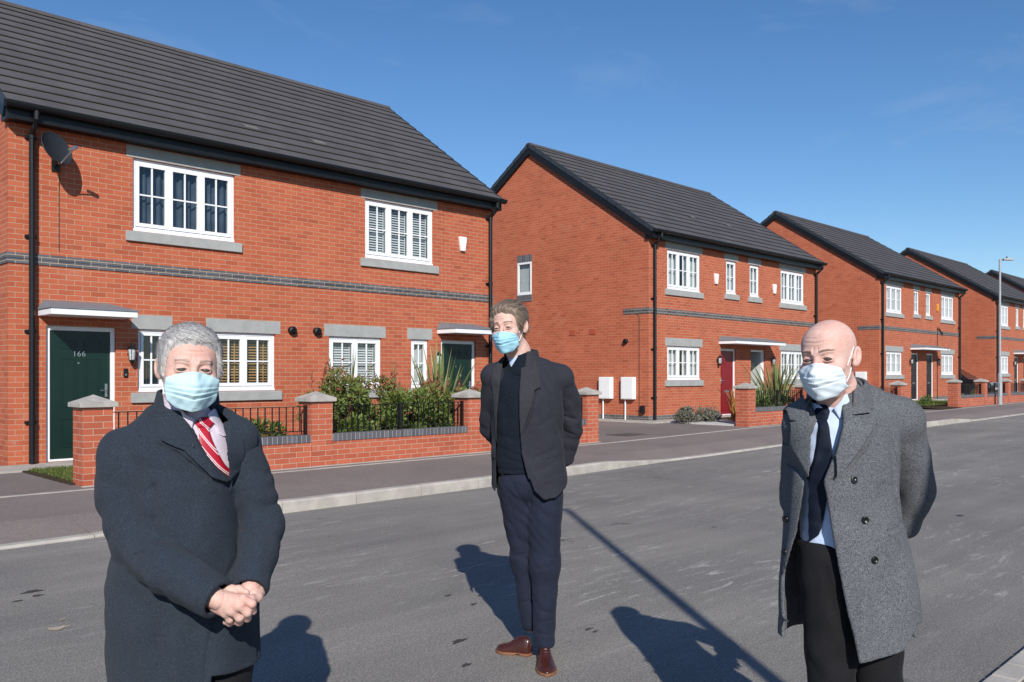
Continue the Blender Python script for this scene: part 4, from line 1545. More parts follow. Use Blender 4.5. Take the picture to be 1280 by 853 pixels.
def poly2(x, z, pts):
    """signed distance to a polygon in the x,z plane (negative inside)"""
    pts = np.array(pts, float)
    d = np.full(x.shape, 1e9, np.float32)
    s = np.zeros(x.shape, bool)
    n = len(pts)
    for i in range(n):
        a, b = pts[i], pts[(i + 1) % n]
        e = b - a
        wx, wz = x - a[0], z - a[1]
        t = np.clip((wx * e[0] + wz * e[1]) / (e @ e + 1e-12), 0, 1)
        d = np.minimum(d, (wx - t * e[0]) ** 2 + (wz - t * e[1]) ** 2)
        c = ((a[1] > z) != (b[1] > z)) & (x < (b[0] - a[0]) * (z - a[1]) / (b[1] - a[1] + 1e-12) + a[0])
        s ^= c
    d = np.sqrt(d)
    return np.where(s, -d, d)
def crease(P, segs, ymax=None):
    """folds: list of (x0,z0,x1,z1,width,amplitude); positive amplitude sinks the cloth"""
    F = 0
    for x0, z0, x1, z1, w_, a in segs:
        e = (x1 - x0, z1 - z0)
        L = e[0] ** 2 + e[1] ** 2 + 1e-9
        t = np.clip(((P[0] - x0) * e[0] + (P[2] - z0) * e[1]) / L, 0, 1)
        d2 = (P[0] - x0 - t * e[0]) ** 2 + (P[2] - z0 - t * e[1]) ** 2
        taper = np.clip(np.minimum(t, 1 - t) * 5 + .25, 0, 1)
        F = F + a * np.exp(-d2 / w_ ** 2) * taper
    if ymax is not None:
        F = F * (P[1] < ymax)
    return F
def ripple(P, seed, wl=.10, amp=.003, zs=.6):
    rs = np.random.RandomState(seed)
    F = 0
    for i in range(7):
        d = rs.normal(size=3); d[2] *= zs; d /= np.linalg.norm(d)
        k = 2 * math.pi / (wl * rs.uniform(.6, 1.8))
        F = F + np.sin((P[0] * d[0] + P[1] * d[1] + P[2] * d[2]) * k + rs.uniform(0, 6.3)) * amp / 2.6
    return F

def wrinkle(P, seed, wl=.09, amp=.003, zs=.8):
    rs = np.random.RandomState(seed)
    F = 0
    for i in range(4):
        d = rs.normal(size=3); d[2] *= zs; d /= np.linalg.norm(d)
        e = rs.normal(size=3) * 14
        k = math.pi / (wl * rs.uniform(.7, 1.5))
        ph = (P[0] * d[0] + P[1] * d[1] + P[2] * d[2]) * k + 1.1 * np.sin(P[0] * e[0] + P[1] * e[1] + P[2] * e[2] + i)
        m = np.clip(.5 + .8 * np.sin(P[0] * e[1] * .7 + P[2] * e[2] * .8 + 2 * i), 0, 1)
        F = F + (.45 - np.abs(np.sin(ph))) * amp * m
    return F

# -- cloth and skin
def m_cloth(name, c, rough=.9, fleck=None, fleck_amt=.25, scale=900, sheen=.25, bump=.0015, weave=False, alt=None):
    g = NG(name)
    v = g.coord('Object')
    n = g.noise(v, scale * .5, 3, .8)
    n2 = g.noise(v, 7, 4, .6)
    lo = tuple(x * (1 - fleck_amt) for x in c)
    hi = fleck or tuple(min(1, x * (1 + fleck_amt * 2)) for x in c)
    col = g.ramp(n.outputs[0], [(.34, lo), (.50, c), (.68, hi)])
    if weave:
        vx = g.coord('Object', (1, 1, 2.2))
        w1 = g.noise(vx, 480, 2, .9)
        w2 = g.noise(v, 260, 3, .8)
        mm = g.n('ShaderNodeMath', operation='ADD')
        g.l(w1.outputs[0], mm.inputs[0]); g.l(w2.outputs[0], mm.inputs[1])
        m2 = g.n('ShaderNodeMath', operation='MULTIPLY'); m2.inputs[1].default_value = .5
        g.l(mm.outputs[0], m2.inputs[0])
        col = g.ramp(m2.outputs[0], [(.40, c), (.50, tuple(a * .55 + b * .45 for a, b in zip(c, alt))), (.62, alt)])
        n = w1
    col = g.mix(1.0, col, g.ramp(n2.outputs[0], [(.3, (.9,) * 3), (.7, (1.1,) * 3)]), 'MULTIPLY')
    g.col(col)
    g.rough(rough)
    g.spec(.15)
    g.b.inputs['Sheen Weight'].default_value = sheen
    g.b.inputs['Sheen Roughness'].default_value = .5
    if bump:
        g.bump(n.outputs[0], bump, .8)
    return g.m
def m_skin(name, c, red=.5):
    g = NG(name)
    v = g.coord('Object')
    n1 = g.noise(v, 16, 4, .6)
    n2 = g.noise(v, 260, 4, .7)
    rosy = (min(1, c[0] * 1.03), c[1] * .74, c[2] * .70)
    col = g.ramp(n1.outputs[0], [(.35, c), (.7, tuple(a + (b - a) * red for a, b in zip(c, rosy)))])
    n3 = g.noise(v, 70, 5, .7)
    col = g.mix(1.0, col, g.ramp(n2.outputs[0], [(.3, (.88, .84, .82)), (.7, (1.06,) * 3)]), 'MULTIPLY')
    col = g.mix(1.0, col, g.ramp(n3.outputs[0], [(.3, (.90, .82, .80)), (.7, (1.06, 1.05, 1.05))]), 'MULTIPLY')
    g.col(col)
    g.rough(.55)
    g.spec(.35)
    g.b.inputs['Subsurface Weight'].default_value = .07
    g.b.inputs['Subsurface Radius'].default_value = (.012, .005, .003)
    g.b.inputs['Subsurface Scale'].default_value = .6
    g.bump(n2.outputs[0], .0018, .8)
    return g.m
def m_hair(name, c1, c2, sc=(1, 1, .25)):
    g = NG(name)
    v = g.coord('Object', sc)
    n = g.noise(v, 260, 5, .75)
    n2 = g.noise(g.coord('Object', (1, .5, .4)), 42, 3, .6)
    col = g.ramp(n.outputs[0], [(.3, c1), (.7, c2)])
    col = g.mix(1.0, col, g.ramp(n2.outputs[0], [(.3, (.84,) * 3), (.7, (1.14,) * 3)]), 'MULTIPLY')
    g.col(col)
    g.rough(.45)
    g.spec(.4)
    g.bump(n.outputs[0], .003, .7)
    return g.m
M['skin_l'] = m_skin('skin_rosy', (.67, .47, .405), .55)
M['skin_m'] = m_skin('skin_pale', (.65, .47, .40), .5)
M['skin_r'] = m_skin('skin_pink', (.67, .48, .42), .55)
M['mask_blue'] = m_cloth('mask_pale_blue', (.50, .70, .76), .8, fleck_amt=.03, sheen=0, bump=.0004, scale=700)
M['mask_white'] = m_cloth('mask_white', (.62, .70, .76), .8, fleck_amt=.03, sheen=0, bump=.0004, scale=700)
M['mask_cyan'] = m_cloth('mask_blue', (.34, .62, .75), .8, fleck_amt=.03, sheen=0, bump=.0004, scale=700)
M['strap'] = m_plain('white_elastic', (.75, .76, .78), .8, .2)
M['eye'] = m_plain('eye_dark', (.070, .055, .048), .2, .5)
M['hair_grey'] = m_hair('grey_hair', (.34, .325, .32), (.74, .72, .70))
M['hair_brown'] = m_hair('greying_brown_hair', (.095, .066, .046), (.33, .25, .19), (1, .3, 1))
M['stubble'] = m_hair('shaved_stubble', (.42, .29, .25), (.55, .40, .35), (1, 1, 1))
M['brow_grey'] = m_hair('brow_grey', (.34, .22, .18), (.46, .33, .27))
M['brow_brown'] = m_hair('brow_brown', (.12, .07, .045), (.26, .17, .12))
M['wool_navy'] = m_cloth('navy_wool_overcoat', (.021, .029, .042), .92, (.058, .075, .098), .36, scale=1000, sheen=.04, bump=.0025)
M['jacket'] = m_cloth('charcoal_cotton_jacket', (.024, .025, .034), .85, (.042, .044, .058), .25, scale=600, sheen=.03)
M['lapel_brown'] = m_cloth('charcoal_lapel', (.031, .031, .038), .85, (.052, .051, .060), .25, scale=600, sheen=.03)
M['jumper'] = m_cloth('navy_knit_jumper', (.006, .010, .018), .9, (.014, .022, .034), .3, scale=400, sheen=.03, bump=.003)
M['trouser_navy'] = m_cloth('navy_trousers', (.014, .018, .034), .85, (.024, .030, .052), .2, scale=700, sheen=.03)
M['trouser_black'] = m_cloth('charcoal_trousers', (.009, .009, .011), .8, (.018, .018, .021), .2, scale=700, sheen=.03)
M['tweed'] = m_cloth('grey_tweed', (.022, .024, .029), .95, weave=True, alt=(.23, .24, .26), sheen=.05, bump=.003)
M['shirt_lilac'] = m_cloth('pale_lilac_shirt', (.55, .48, .56), .8, (.66, .62, .68), .12, scale=500, sheen=0, bump=.0006)
M['shirt_blue'] = m_cloth('pale_blue_shirt', (.48, .58, .78), .8, (.56, .66, .84), .06, scale=500, sheen=0, bump=.0006)
M['tie_navy'] = m_cloth('navy_tie', (.008, .012, .024), .55, (.014, .02, .036), .2, scale=800, sheen=.0)
M['button'] = m_plain('dark_button', (.006, .006, .007), .3, .5)
M['leather'] = m_plain('brown_leather', (.050, .013, .009), .25, .6, var=.35, scale=14)
M['leather_black'] = m_plain('black_leather', (.012, .011, .011), .25, .6)
M['sole'] = m_plain('tan_sole', (.20, .085, .045), .6, .3)
g = NG('red_striped_tie')
v = g.coord('Object')
mp = g.n('ShaderNodeMapping'); mp.inputs['Rotation'].default_value = (0, R(38), 0)
g.l(v, mp.inputs[0])
wv = g.n('ShaderNodeTexWave', wave_type='BANDS', bands_direction='X'); wv.inputs['Scale'].default_value = 17
g.l(mp.outputs[0], wv.inputs['Vector'])
g.col(g.ramp(wv.outputs['Fac'], [(.0, (.38, .008, .022)), (.80, (.42, .010, .025)), (.86, (.75, .72, .74)), (.96, (.75, .72, .74)), (.99, (.42, .01, .025))]))
g.rough(.45)
M['tie_red'] = g.m

def rotm(yaw, pitch, roll):
    """head axes: yaw > 0 turns the face to the viewer's right, roll > 0 tips it clockwise"""
    return np.array(Matrix.Rotation(roll, 3, 'Y') @ Matrix.Rotation(yaw, 3, 'Z') @ Matrix.Rotation(pitch, 3, 'X'))

class Man:
    def __init__(s, cx, scale, label):
        s.cx, s.s = cx, scale
        s.Z0 = 1070 / scale
        s.U0 = (cx - 640) / scale
        s.label = label
        s.loc = (.70711 * (s.Z0 + s.U0), .70711 * (s.Z0 - s.U0), 0.0)
    def pt(s, px, py, v=0.0):
        k = (s.Z0 + v) / 1070
        return ((px - 640) * k - s.U0, v, CH + (469 - py) * k)
    def xz(s, pts, v=0.0):
        return [(lambda p: (p[0], p[2]))(s.pt(a, b, v)) for a, b in pts]
    def row(s, py, l, r, bf, bb, cy=0.0, v=0.0):
        a, b = s.pt(l, py, v), s.pt(r, py, v)
        return (a[2], (a[0] + b[0]) / 2, cy, (b[0] - a[0]) / 2, bf, bb)
    def seg(s, x0, y0, x1, y1, w_, a, v=-.1):
        p, q = s.pt(x0, y0, v), s.pt(x1, y1, v)
        return (p[0], p[2], q[0], q[2], w_, a)
    def set_head(s, px, py, v, yaw, pitch, roll, k, wide=1.0):
        s.HC = np.array(s.pt(px, py, v)); s.HR = rotm(yaw, pitch, roll); s.hk = k; s.hw = wide
    def to_head(s, P):
        d = [P[i] - s.HC[i] for i in range(3)]
        Rt = s.HR.T / s.hk
        H = [Rt[i][0] * d[0] + Rt[i][1] * d[1] + Rt[i][2] * d[2] for i in range(3)]
        return [H[0] / s.hw, H[1], H[2]]
    def from_head(s, h):
        return s.HC + s.HR @ (np.array([h[0] * s.hw, h[1], h[2]]) * s.hk)

def head_core(H, jowl=0.0):
    F = ell(H, (0, .018, .036), (.074, .094, .081))
    F = smin(F, ell(H, (0, -.040, .040), (.058, .046, .056)), .03)
    F = smin(F, ell(H, (0, -.022, -.030), (.062 + jowl * .6, .068, .080)), .03)
    F = smin(F, ell(H, (0, -.040, -.078), (.043 + jowl, .046, .038)), .03)
    return F
def head_sdf(H, ears=(1, 1), jowl=0.0, squint=.0045, frown=1.0):
    F = head_core(H, jowl)
    ax = np.abs(H[0])
    S = [ax, H[1], H[2]]
    F = smin(F, cap(S, (.010, -.088, .021), (.036, -.079, .024), .0085, .008), .014)          # brow ridge
    F = smin(F, ell(S, (.042, -.060, -.028), (.022, .022, .018)), .02)                          # cheekbone
    F = smax(F, -ell(S, (.030, -.098, .002), (.019, .014, .010)), .014)                         # socket
    F = smin(F, cap(H, (0, -.088, .012), (0, -.112, -.034), .0075, .012), .012)                 # nose
    F = smin(F, ell(S, (.012, -.104, -.037), (.010, .012, .009)), .006)
    F = smin(F, ell(H, (0, -.088, -.066), (.026, .012, .014)), .012)                            # mouth
    F = smax(F, -cap(H, (-.022, -.103, -.066), (.022, -.103, -.066), .0022), .003)
    lid = ell(S, (.031, -.0795, .001), (.0165, .0130, .0125))
    F = smin(F, lid, .008)
    slit = np.maximum(np.abs(H[2] - .0005 - (ax - .031) * -.06) - squint * np.clip(1 - ((ax - .031) / .0145) ** 2, 0, 1), np.abs(ax - .031) - .0150)
    F = smax(F, -np.maximum(slit, H[1] + .081), .0015)
    # eye bags, frown and forehead lines, nasolabial shading above the mask
    F = F + .0016 * frown * np.exp(-((H[2] - .052 - .1 * ax) / .0022) ** 2) * (H[1] < -.05) * np.clip(1 - (ax / .045) ** 2, 0, 1)
    F = F + .0014 * frown * np.exp(-((H[2] - .066 - .08 * ax) / .0022) ** 2) * (H[1] < -.05) * np.clip(1 - (ax / .04) ** 2, 0, 1)
    F = F + .0022 * frown * np.exp(-((ax - .007) / .0022) ** 2) * np.exp(-((H[2] - .030) / .010) ** 2) * (H[1] < -.05)
    F = F + .0016 * np.exp(-((H[2] + .012 + 6 * (ax - .03) ** 2) / .0022) ** 2) * (H[1] < -.05) * (ax < .05)
    # ears
    for sg, on in ((-1, ears[0]), (1, ears[1])):
        if not on: continue
        E = [H[0] * sg, H[1], H[2]]
        ex, ey, ez = E[0] - .076, E[1] - .016, E[2] + .004
        c, s_ = math.cos(.42), math.sin(.42)
        lx, ly = ex * c - ey * s_, ex * s_ + ey * c
        tz = ez * .97 + ly * .22; ty = ly - ez * .22
        L = [lx, ty, tz]
        e = ell(L, (.006, 0, 0), (.0065, .0165, .0315))
        e = smax(e, -ell(L, (.0125, -.001, .004), (.0055, .0095, .019)), .003)
        e = smin(e, ell(L, (.005, -.008, -.024), (.0055, .008, .009)), .006)
        e = smin(e, ell(L, (.003, -.013, -.003), (.006, .004, .007)), .004)
        F = smin(F, e, .006)
    return F

def hand_parts(spec, skin_fn=None):
    """spec: wrist, palm capsule list and finger chains given as explicit joints with radii"""
    def f(P):
        F = None
        for pts, rs, k in spec:
            c = chain(P, pts, rs, .006)
            F = c if F is None else smin(F, c, k)
        return F
    return f

def relaxed_hand(w, d, nrm, side, curl=.9, L=.185):
    """a slightly curled hand: w wrist, d direction to the fingers, nrm back-of-hand normal, side: +1 thumb on +cross side"""
    w = Vector(w); d = Vector(d).normalized(); nrm = Vector(nrm); nrm = (nrm - d * nrm.dot(d)).normalized()
    s_ = d.cross(nrm).normalized() * side
    sp = []
    for i, (off, ln, base) in enumerate(((.028, .072, .088), (.009, .080, .092), (-.010, .074, .088), (-.028, .058, .080))):
        kn = w + d * base * L / .185 + s_ * off
        sp.append(([tuple(w + s_ * off * .35), tuple(kn)], [.016, .0125], .014))
        cur = kn; ang = .35 * curl
        pts = [tuple(kn)]
        for j, fr in enumerate((.45, .31, .24)):
            dd = d * math.cos(ang) - nrm * math.sin(ang)
            cur = cur + dd * ln * fr * L / .185
            pts.append(tuple(cur)); ang += .65 * curl
        sp.append((pts, [.0100, .0092, .0084, .0074], .004))
    t0 = w + d * .02 + s_ * .018
    t1 = t0 + (d * .55 + s_ * .62 - nrm * .35).normalized() * .042
    t2 = t1 + (d * .85 + s_ * .25 - nrm * .45).normalized() * .034
    t3 = t2 + (d * .9 - nrm * .4).normalized() * .026
    sp.append(([tuple(t0), tuple(t1), tuple(t2), tuple(t3)], [.016, .0125, .0105, .0088], .010))
    return sp

def bbox_of(spec, pad=.025):
    A = np.array([p for pts, rs, k in spec for p in pts])
    lo, hi = A.min(0) - pad, A.max(0) + pad
    return (lo[0], hi[0], lo[1], hi[1], lo[2], hi[2])

def build_head(man, root_parts, skin, hair_fn, hairmat, browmat, maskmat, mask_shape, ears=(1, 1), jowl=0.0, neck=None, head_h=.002, squint=.0045, frown=1.0):
    """returns the skin patch; hair, brows, eyes, mask are made afterwards"""
    C = man.HC
    k = man.hk
    zb = neck['zb']
    bb = (C[0] - .115 * k, C[0] + .115 * k, C[1] - .145 * k, C[1] + .14 * k, zb, C[2] + .135 * k)
    def f(P):
        H = man.to_head(P)
        F = head_sdf(H, ears, jowl, squint, frown) * k
        N = chain(P, [tuple(man.from_head((0, .025, -.05))), neck['mid'], neck['base']], neck['r'], .03)
        F = smin(F, N, .025)
        return smax(F, zb + .004 - P[2], .002)
    man.skin_f = f
    return sdf_verts(f, bb, head_h), bb

def dress_head(man, root, bb, hair_fn, hairmat, browmat, maskmat, mk, ears, jowl, strap_ear, h=.0022):
    k = man.hk
    if hair_fn is not None:
        def fh(P):
            H = man.to_head(P)
            return hair_fn(H) * k
        sdf_obj('hair', fh, (bb[0] - .02, bb[1] + .02, bb[2], bb[3] + .02, man.HC[2] - .10, bb[5] + .035), h, hairmat, root)
    for sg in (-1, 1):
        def fb(P):
            H = man.to_head(P)
            F = head_sdf(H, (0, 0), jowl)
            ax = H[0] * sg
            zc = .0245 + .004 * (1 - ((ax - .033) / .022) ** 2)
            reg = np.maximum(np.abs(H[2] - zc) - .0036 * np.clip(1.2 - (ax - .012) / .045, .3, 1), np.abs(ax - .031) - .0185)
            n = np.sin(H[0] * 1900 + H[2] * 900) * .0006
            return np.maximum(np.maximum(F - .0014 + n, -F - .002), np.maximum(reg, H[1])) * k
        c = man.from_head((sg * .031, -.075, .025))
        sdf_obj('eyebrow', fb, (c[0] - .032, c[0] + .032, c[1] - .032, c[1] + .032, c[2] - .02, c[2] + .02), .0013, browmat, root, sm=1)
    for sg in (-1, 1):
        def fe(P):
            H = man.to_head(P)
            return ell(H, (sg * .031, -.0795, .0005), (.0125, .0112, .0112)) * k
        c = man.from_head((sg * .031, -.080, 0))
        sdf_obj('eye', fe, (c[0] - .016, c[0] + .016, c[1] - .016, c[1] + .016, c[2] - .016, c[2] + .016), .0016, M['eye'], root)
    # the mask: a tent over nose and chin with three pleats
    def tent(H):
        T = ell(H, (0, -.030, -.045), (.0700 + jowl * .8, .070, .092))
        hc = smin(head_core(H, jowl), ell([np.abs(H[0]), H[1], H[2]], (.042, -.060, -.028), (.022, .022, .018)), .02)
        T = smin(T, hc - .0065, .02)
        T = smin(T, cap(H, (0, -.092, .004), (0, -.121, -.038), .008, .008), .022)
        T = smin(T, cap(H, (0, -.114, -.066), (0, -.092, -.108), .010, .014), .04)
        T = smin(T, cap(H, (-.02, -.098, -.055), (.02, -.098, -.055), .014), .035)
        ax = np.abs(H[0])
        fan = H[2] + .052
        for z0, sl, am in ((.003, .04, .0034), (-.014, .14, .0034), (-.031, .24, .0034)):
            q = fan - z0 - sl * ax * mk.get('fan', 1)
            T = T + am * np.where(q > 0, np.clip(1 - q / .011, 0, 1), np.exp(-(q / .0012) ** 2)) * .8 * np.clip(.35 + 1.2 * np.clip(1 - ax / .075, 0, 1), 0, 1)
        T = T + mk.get('wr', .0005) * (np.sin(H[0] * 130 + H[2] * 210 + mk.get('ph', 0)) + np.sin(H[0] * 260 - H[2] * 150 + 1)) * .6
        return T
    po = mk['poly']
    def fm(P):
        H = man.to_head(P)
        T = tent(H)
        pr = poly2(H[0], H[2], po)
        F = np.maximum(np.abs(T) - .0016, pr)
        return np.maximum(F, H[1] + .026 + .25 * (H[2] + .05)) * k
    sdf_obj('face_mask', fm, (bb[0] - .015, bb[1] + .015, bb[2] - .03, bb[3], man.HC[2] - .15, man.HC[2] + .035), .0020, maskmat, root)
    mask = [o for o in COL.objects if o.name.startswith('face_mask') and o.parent == root][-1]
    # ear loops lying on the skin
    def on_skin(hx, hy, hz, off=.0025):
        sgn = 1 if hx > 0 else -1
        for t in np.linspace(.12, .03, 180):
            H = [np.array([sgn * t], np.float32), np.array([hy], np.float32), np.array([hz], np.float32)]
            if head_sdf(H, (0, 0), jowl)[0] < off: return (sgn * t, hy, hz)
        return (hx, hy, hz)
    for sg in strap_ear:
        m = MB()
        for z0, z1 in ((mk['ztop'], .026), (mk['zbot'], -.030)):
            pts = []
            for i in range(9):
                u = i / 8
                hy = -.036 + (.016 + .036 - .006) * u
                hz = z0 + (z1 - z0) * u
                p = on_skin(sg * .08, hy, hz)
                pts.append(tuple(man.from_head(p)))
            m.tube(pts, .0019, 6)
        m.build('ear_loop', M['strap'], mask, smooth=True)

def pins(P, g): return g

def shell_cut(F, thick, cuts, ymax):
    pass

def disc_button(man, root, px, py, surf, r=.013):
    """a four-hole button lying on the cloth: surf(x, z) returns the y of the cloth there"""
    x, _, z = man.pt(px, py, -.14)
    for _ in range(3):
        y = surf(x, z)
        x, _, z = man.pt(px, py, y)
    e = .006
    n = Vector((surf(x + e, z) - surf(x - e, z), -2 * e, surf(x, z + e) - surf(x, z - e))).normalized()
    m = MB()
    m.lathe([(0, .004), (r * .6, .004), (r * .72, .0065), (r * .95, .006), (r, .003), (r * .95, -.002)], (x, y, z), 20, n)
    m.build('button', M['button'], root, smooth=True)

def surf_of(f, y0=-.45, y1=.1):
    def s(x, z):
        ys = np.linspace(y0, y1, 300).astype(np.float32)
        P = [np.full(300, x, np.float32), ys, np.full(300, z, np.float32)]
        F = f(P)
        i = np.nonzero(F < 0)[0]
        return float(ys[i[0]]) if len(i) else 0.0
    return s

def shoe(man_root, heel, toe, mat, name='shoe', parent=None, z=0.0):
    """a laced leather shoe from the heel to the toe (both x,y)"""
    h = np.array([heel[0], heel[1], 0.0]); t = np.array([toe[0], toe[1], 0.0])
    d = t - h; L = np.linalg.norm(d); d /= L; s_ = np.array([d[1], -d[0], 0])
    def loc(P):
        x = (P[0] - h[0]) * d[0] + (P[1] - h[1]) * d[1]
        y = (P[0] - h[0]) * s_[0] + (P[1] - h[1]) * s_[1]
        return [x / L, y, P[2] - z]
    def f(P):
        u, y, zz = loc(P)
        hw = np.interp(u, [0, .06, .15, .35, .55, .70, .85, .95, 1.0], [.018, .030, .034, .033, .042, .047, .042, .026, .008])
        ht = np.interp(u, [0, .05, .18, .35, .50, .65, .80, .93, 1.0], [.055, .088, .095, .088, .068, .052, .044, .036, .020])
        F = ((np.abs(y) / hw) ** 2.4 + (np.clip(zz - .012, 0, None) / (ht - .012)) ** 2.2) ** (1 / 2.3) - 1
        F = F * .03
        F = np.maximum(F, .014 - zz)
        F = np.maximum(F, np.maximum((u - 1) * L, -u * L))
        # tongue and lace bars
        F = F + .0018 * np.exp(-((np.abs(y) - .013) / .003) ** 2) * ((u > .33) & (u < .62))
        F = F - .0022 * (np.sin(u * 2 * math.pi * 17) > .2) * (np.abs(y) < .014) * ((u > .34) & (u < .60))
        F = F + .0012 * np.exp(-((u - .70) / .008) ** 2)
        return F
    def fs(P):
        u, y, zz = loc(P)
        hw = np.interp(u, [0, .06, .15, .35, .55, .70, .85, .95, 1.0], [.020, .034, .038, .036, .046, .052, .047, .031, .012])
        F = np.abs(y) - hw
        low = np.where((u > .28) & (u < .40), .008, 0.0)
        return np.maximum(np.maximum(np.maximum(F, zz - .0145), low - zz), np.maximum((u - 1.01) * L, (-.01 - u) * L))
    lo = np.minimum(h, t) - .06; hi = np.maximum(h, t) + .06
    o = sdf_obj(name, f, (lo[0], hi[0], lo[1], hi[1], z - .01, z + .11), .003, mat, parent)
    sdf_obj('sole', fs, (lo[0], hi[0], lo[1], hi[1], z - .01, z + .03), .003, M['sole'] if mat == M['leather'] else M['leather_black'], o)
    return o

def std_hair(th, line, noise=.0035, seed=0, sweep=(8, 30, 12), core=None, up=0.0, jowl=0):
    """hair as a thickness over the scalp above a hairline z = line(y)"""
    def f(H):
        F = head_core(H, jowl)
        zmin = np.interp(H[1], [p[0] for p in line], [p[1] for p in line]) + .003 * np.sin(H[0] * 260 + 2 * np.sin(H[0] * 90 + seed)) + .003 * np.sin(H[0] * 95 + seed)
        hh = H[2] - zmin
        w_ = 1 / (1 + np.exp(-np.clip(hh / .0045, -20, 20)))
        t = th * (1 + up * np.clip((H[2] - .04) / .08, 0, 1))
        rs = np.random.RandomState(seed)
        nz = 0
        for i in range(8):
            d = rs.normal(size=3) * np.array(sweep)
            nz = nz + np.sin((H[0] * d[0] + H[1] * d[1] + H[2] * d[2]) * 12 + 1.3 * np.sin(H[0] * 55 + i) + rs.uniform(0, 6))
        return F - (t + noise * nz / 3) * w_ + .004 * (1 - w_)
    return f

def overlay(poly, f, t0, t1, yl=.02):
    """a layer of cloth lying on the surface f inside a polygon of the front"""
    def g_(P):
        F = f(P)
        pr = poly2(P[0], P[2], poly)
        return smax(np.maximum(F - t1, -(F - t0)), np.maximum(pr, P[1] - yl), .002)
    return g_
def unit(a, b):
    d = np.array(b) - np.array(a); return d / np.linalg.norm(d)
def plane(P, W, d, off=.0):
    return (P[0] - W[0]) * d[0] + (P[1] - W[1]) * d[1] + (P[2] - W[2]) * d[2] - off
def sleeve(P, C, rs, seed=1, amp=.0036, ring=.0022, ei=1, pitch=.036, hollow=.05, k=.007, folds=(), wr=.0034):
    F = chain(P, C, rs, k)
    F = F + ripple(P, seed, .11, amp * .6) + wrinkle(P, seed + 7, .075, wr) + crease(P, folds, .10)
    e = np.sqrt((P[0] - C[ei][0]) ** 2 + (P[1] - C[ei][1]) ** 2 + (P[2] - C[ei][2]) ** 2)
    F = F + ring * np.sin(e * 2 * math.pi / pitch + 1.2 * np.sin(P[0] * 60)) * np.exp(-((e - .055) / .055) ** 2)
    W = C[-1]; d = unit(C[-2], C[-1])
    F = smax(F, plane(P, W, d), .004)
    Fi = chain(P, C, [max(.01, r_ - .012) for r_ in rs], k)
    return np.maximum(F, -np.maximum(Fi, -plane(P, W, d, -hollow)))

def strands(man, hair_obj, n, L, dirfn, mat, seed=1, w=.0011, lift=.004, zf=.085):
    """short hair strands growing from the hair mass"""
    me = hair_obj.data
    co = np.empty(len(me.vertices) * 3, np.float32); me.vertices.foreach_get('co', co); co = co.reshape(-1, 3)
    no = np.empty(len(me.vertices) * 3, np.float32); me.vertex_normals.foreach_get('vector', no); no = no.reshape(-1, 3)
    rs = np.random.RandomState(seed)
    H = np.array([(man.HR.T @ (c - man.HC)) / man.hk for c in co]) if False else ((co - man.HC) @ man.HR) / man.hk
    C = man.HC + ((np.array([[0, .015, .03]]) * man.hk) @ man.HR.T)
    ok = np.nonzero((((co - C) * no).sum(1) > 0) & ~((H[:, 1] < -.045) & (H[:, 2] < zf) & (np.abs(H[:, 0]) < .068)))[0]
    ix = rs.choice(ok, n)
    P = co[ix] + rs.normal(size=(n, 3)) * .0012
    N = no[ix]
    D = dirfn(H[ix]) + rs.normal(size=(n, 3)) * .13
    D = D @ man.HR.T
    D -= N * (D * N).sum(1)[:, None]
    D /= np.linalg.norm(D, axis=1)[:, None] + 1e-9
    S = np.cross(D, N)
    Ls = (L * rs.uniform(.5, 1.2, n))[:, None]
    lf = (lift * rs.uniform(.2, 1.3, n))[:, None]
    ps = []
    for t, ww in ((0, 1), (.35, 1), (.7, .8), (1, .15)):
        c = P + D * Ls * t + N * (lf * math.sin(t * 2.2) - Ls * Ls * t * t * 3.2) - N * .0005
        ps += [c - S * w * ww * .5, c + S * w * ww * .5]
    V = np.stack(ps, 1).reshape(-1, 3)
    b = np.arange(n)[:, None] * 8
    F = np.concatenate([b + np.array([[0, 1, 3, 2]]), b + np.array([[2, 3, 5, 4]]), b + np.array([[4, 5, 7, 6]])])
    o = mesh_from('hair_strands', [(V, F)], mat, hair_obj)
    o['kind'] = 'stuff'
    return o
def find_child(root, name):
    return [o for o in COL.objects if o.parent == root and o.name.split('.')[0] == name][0]
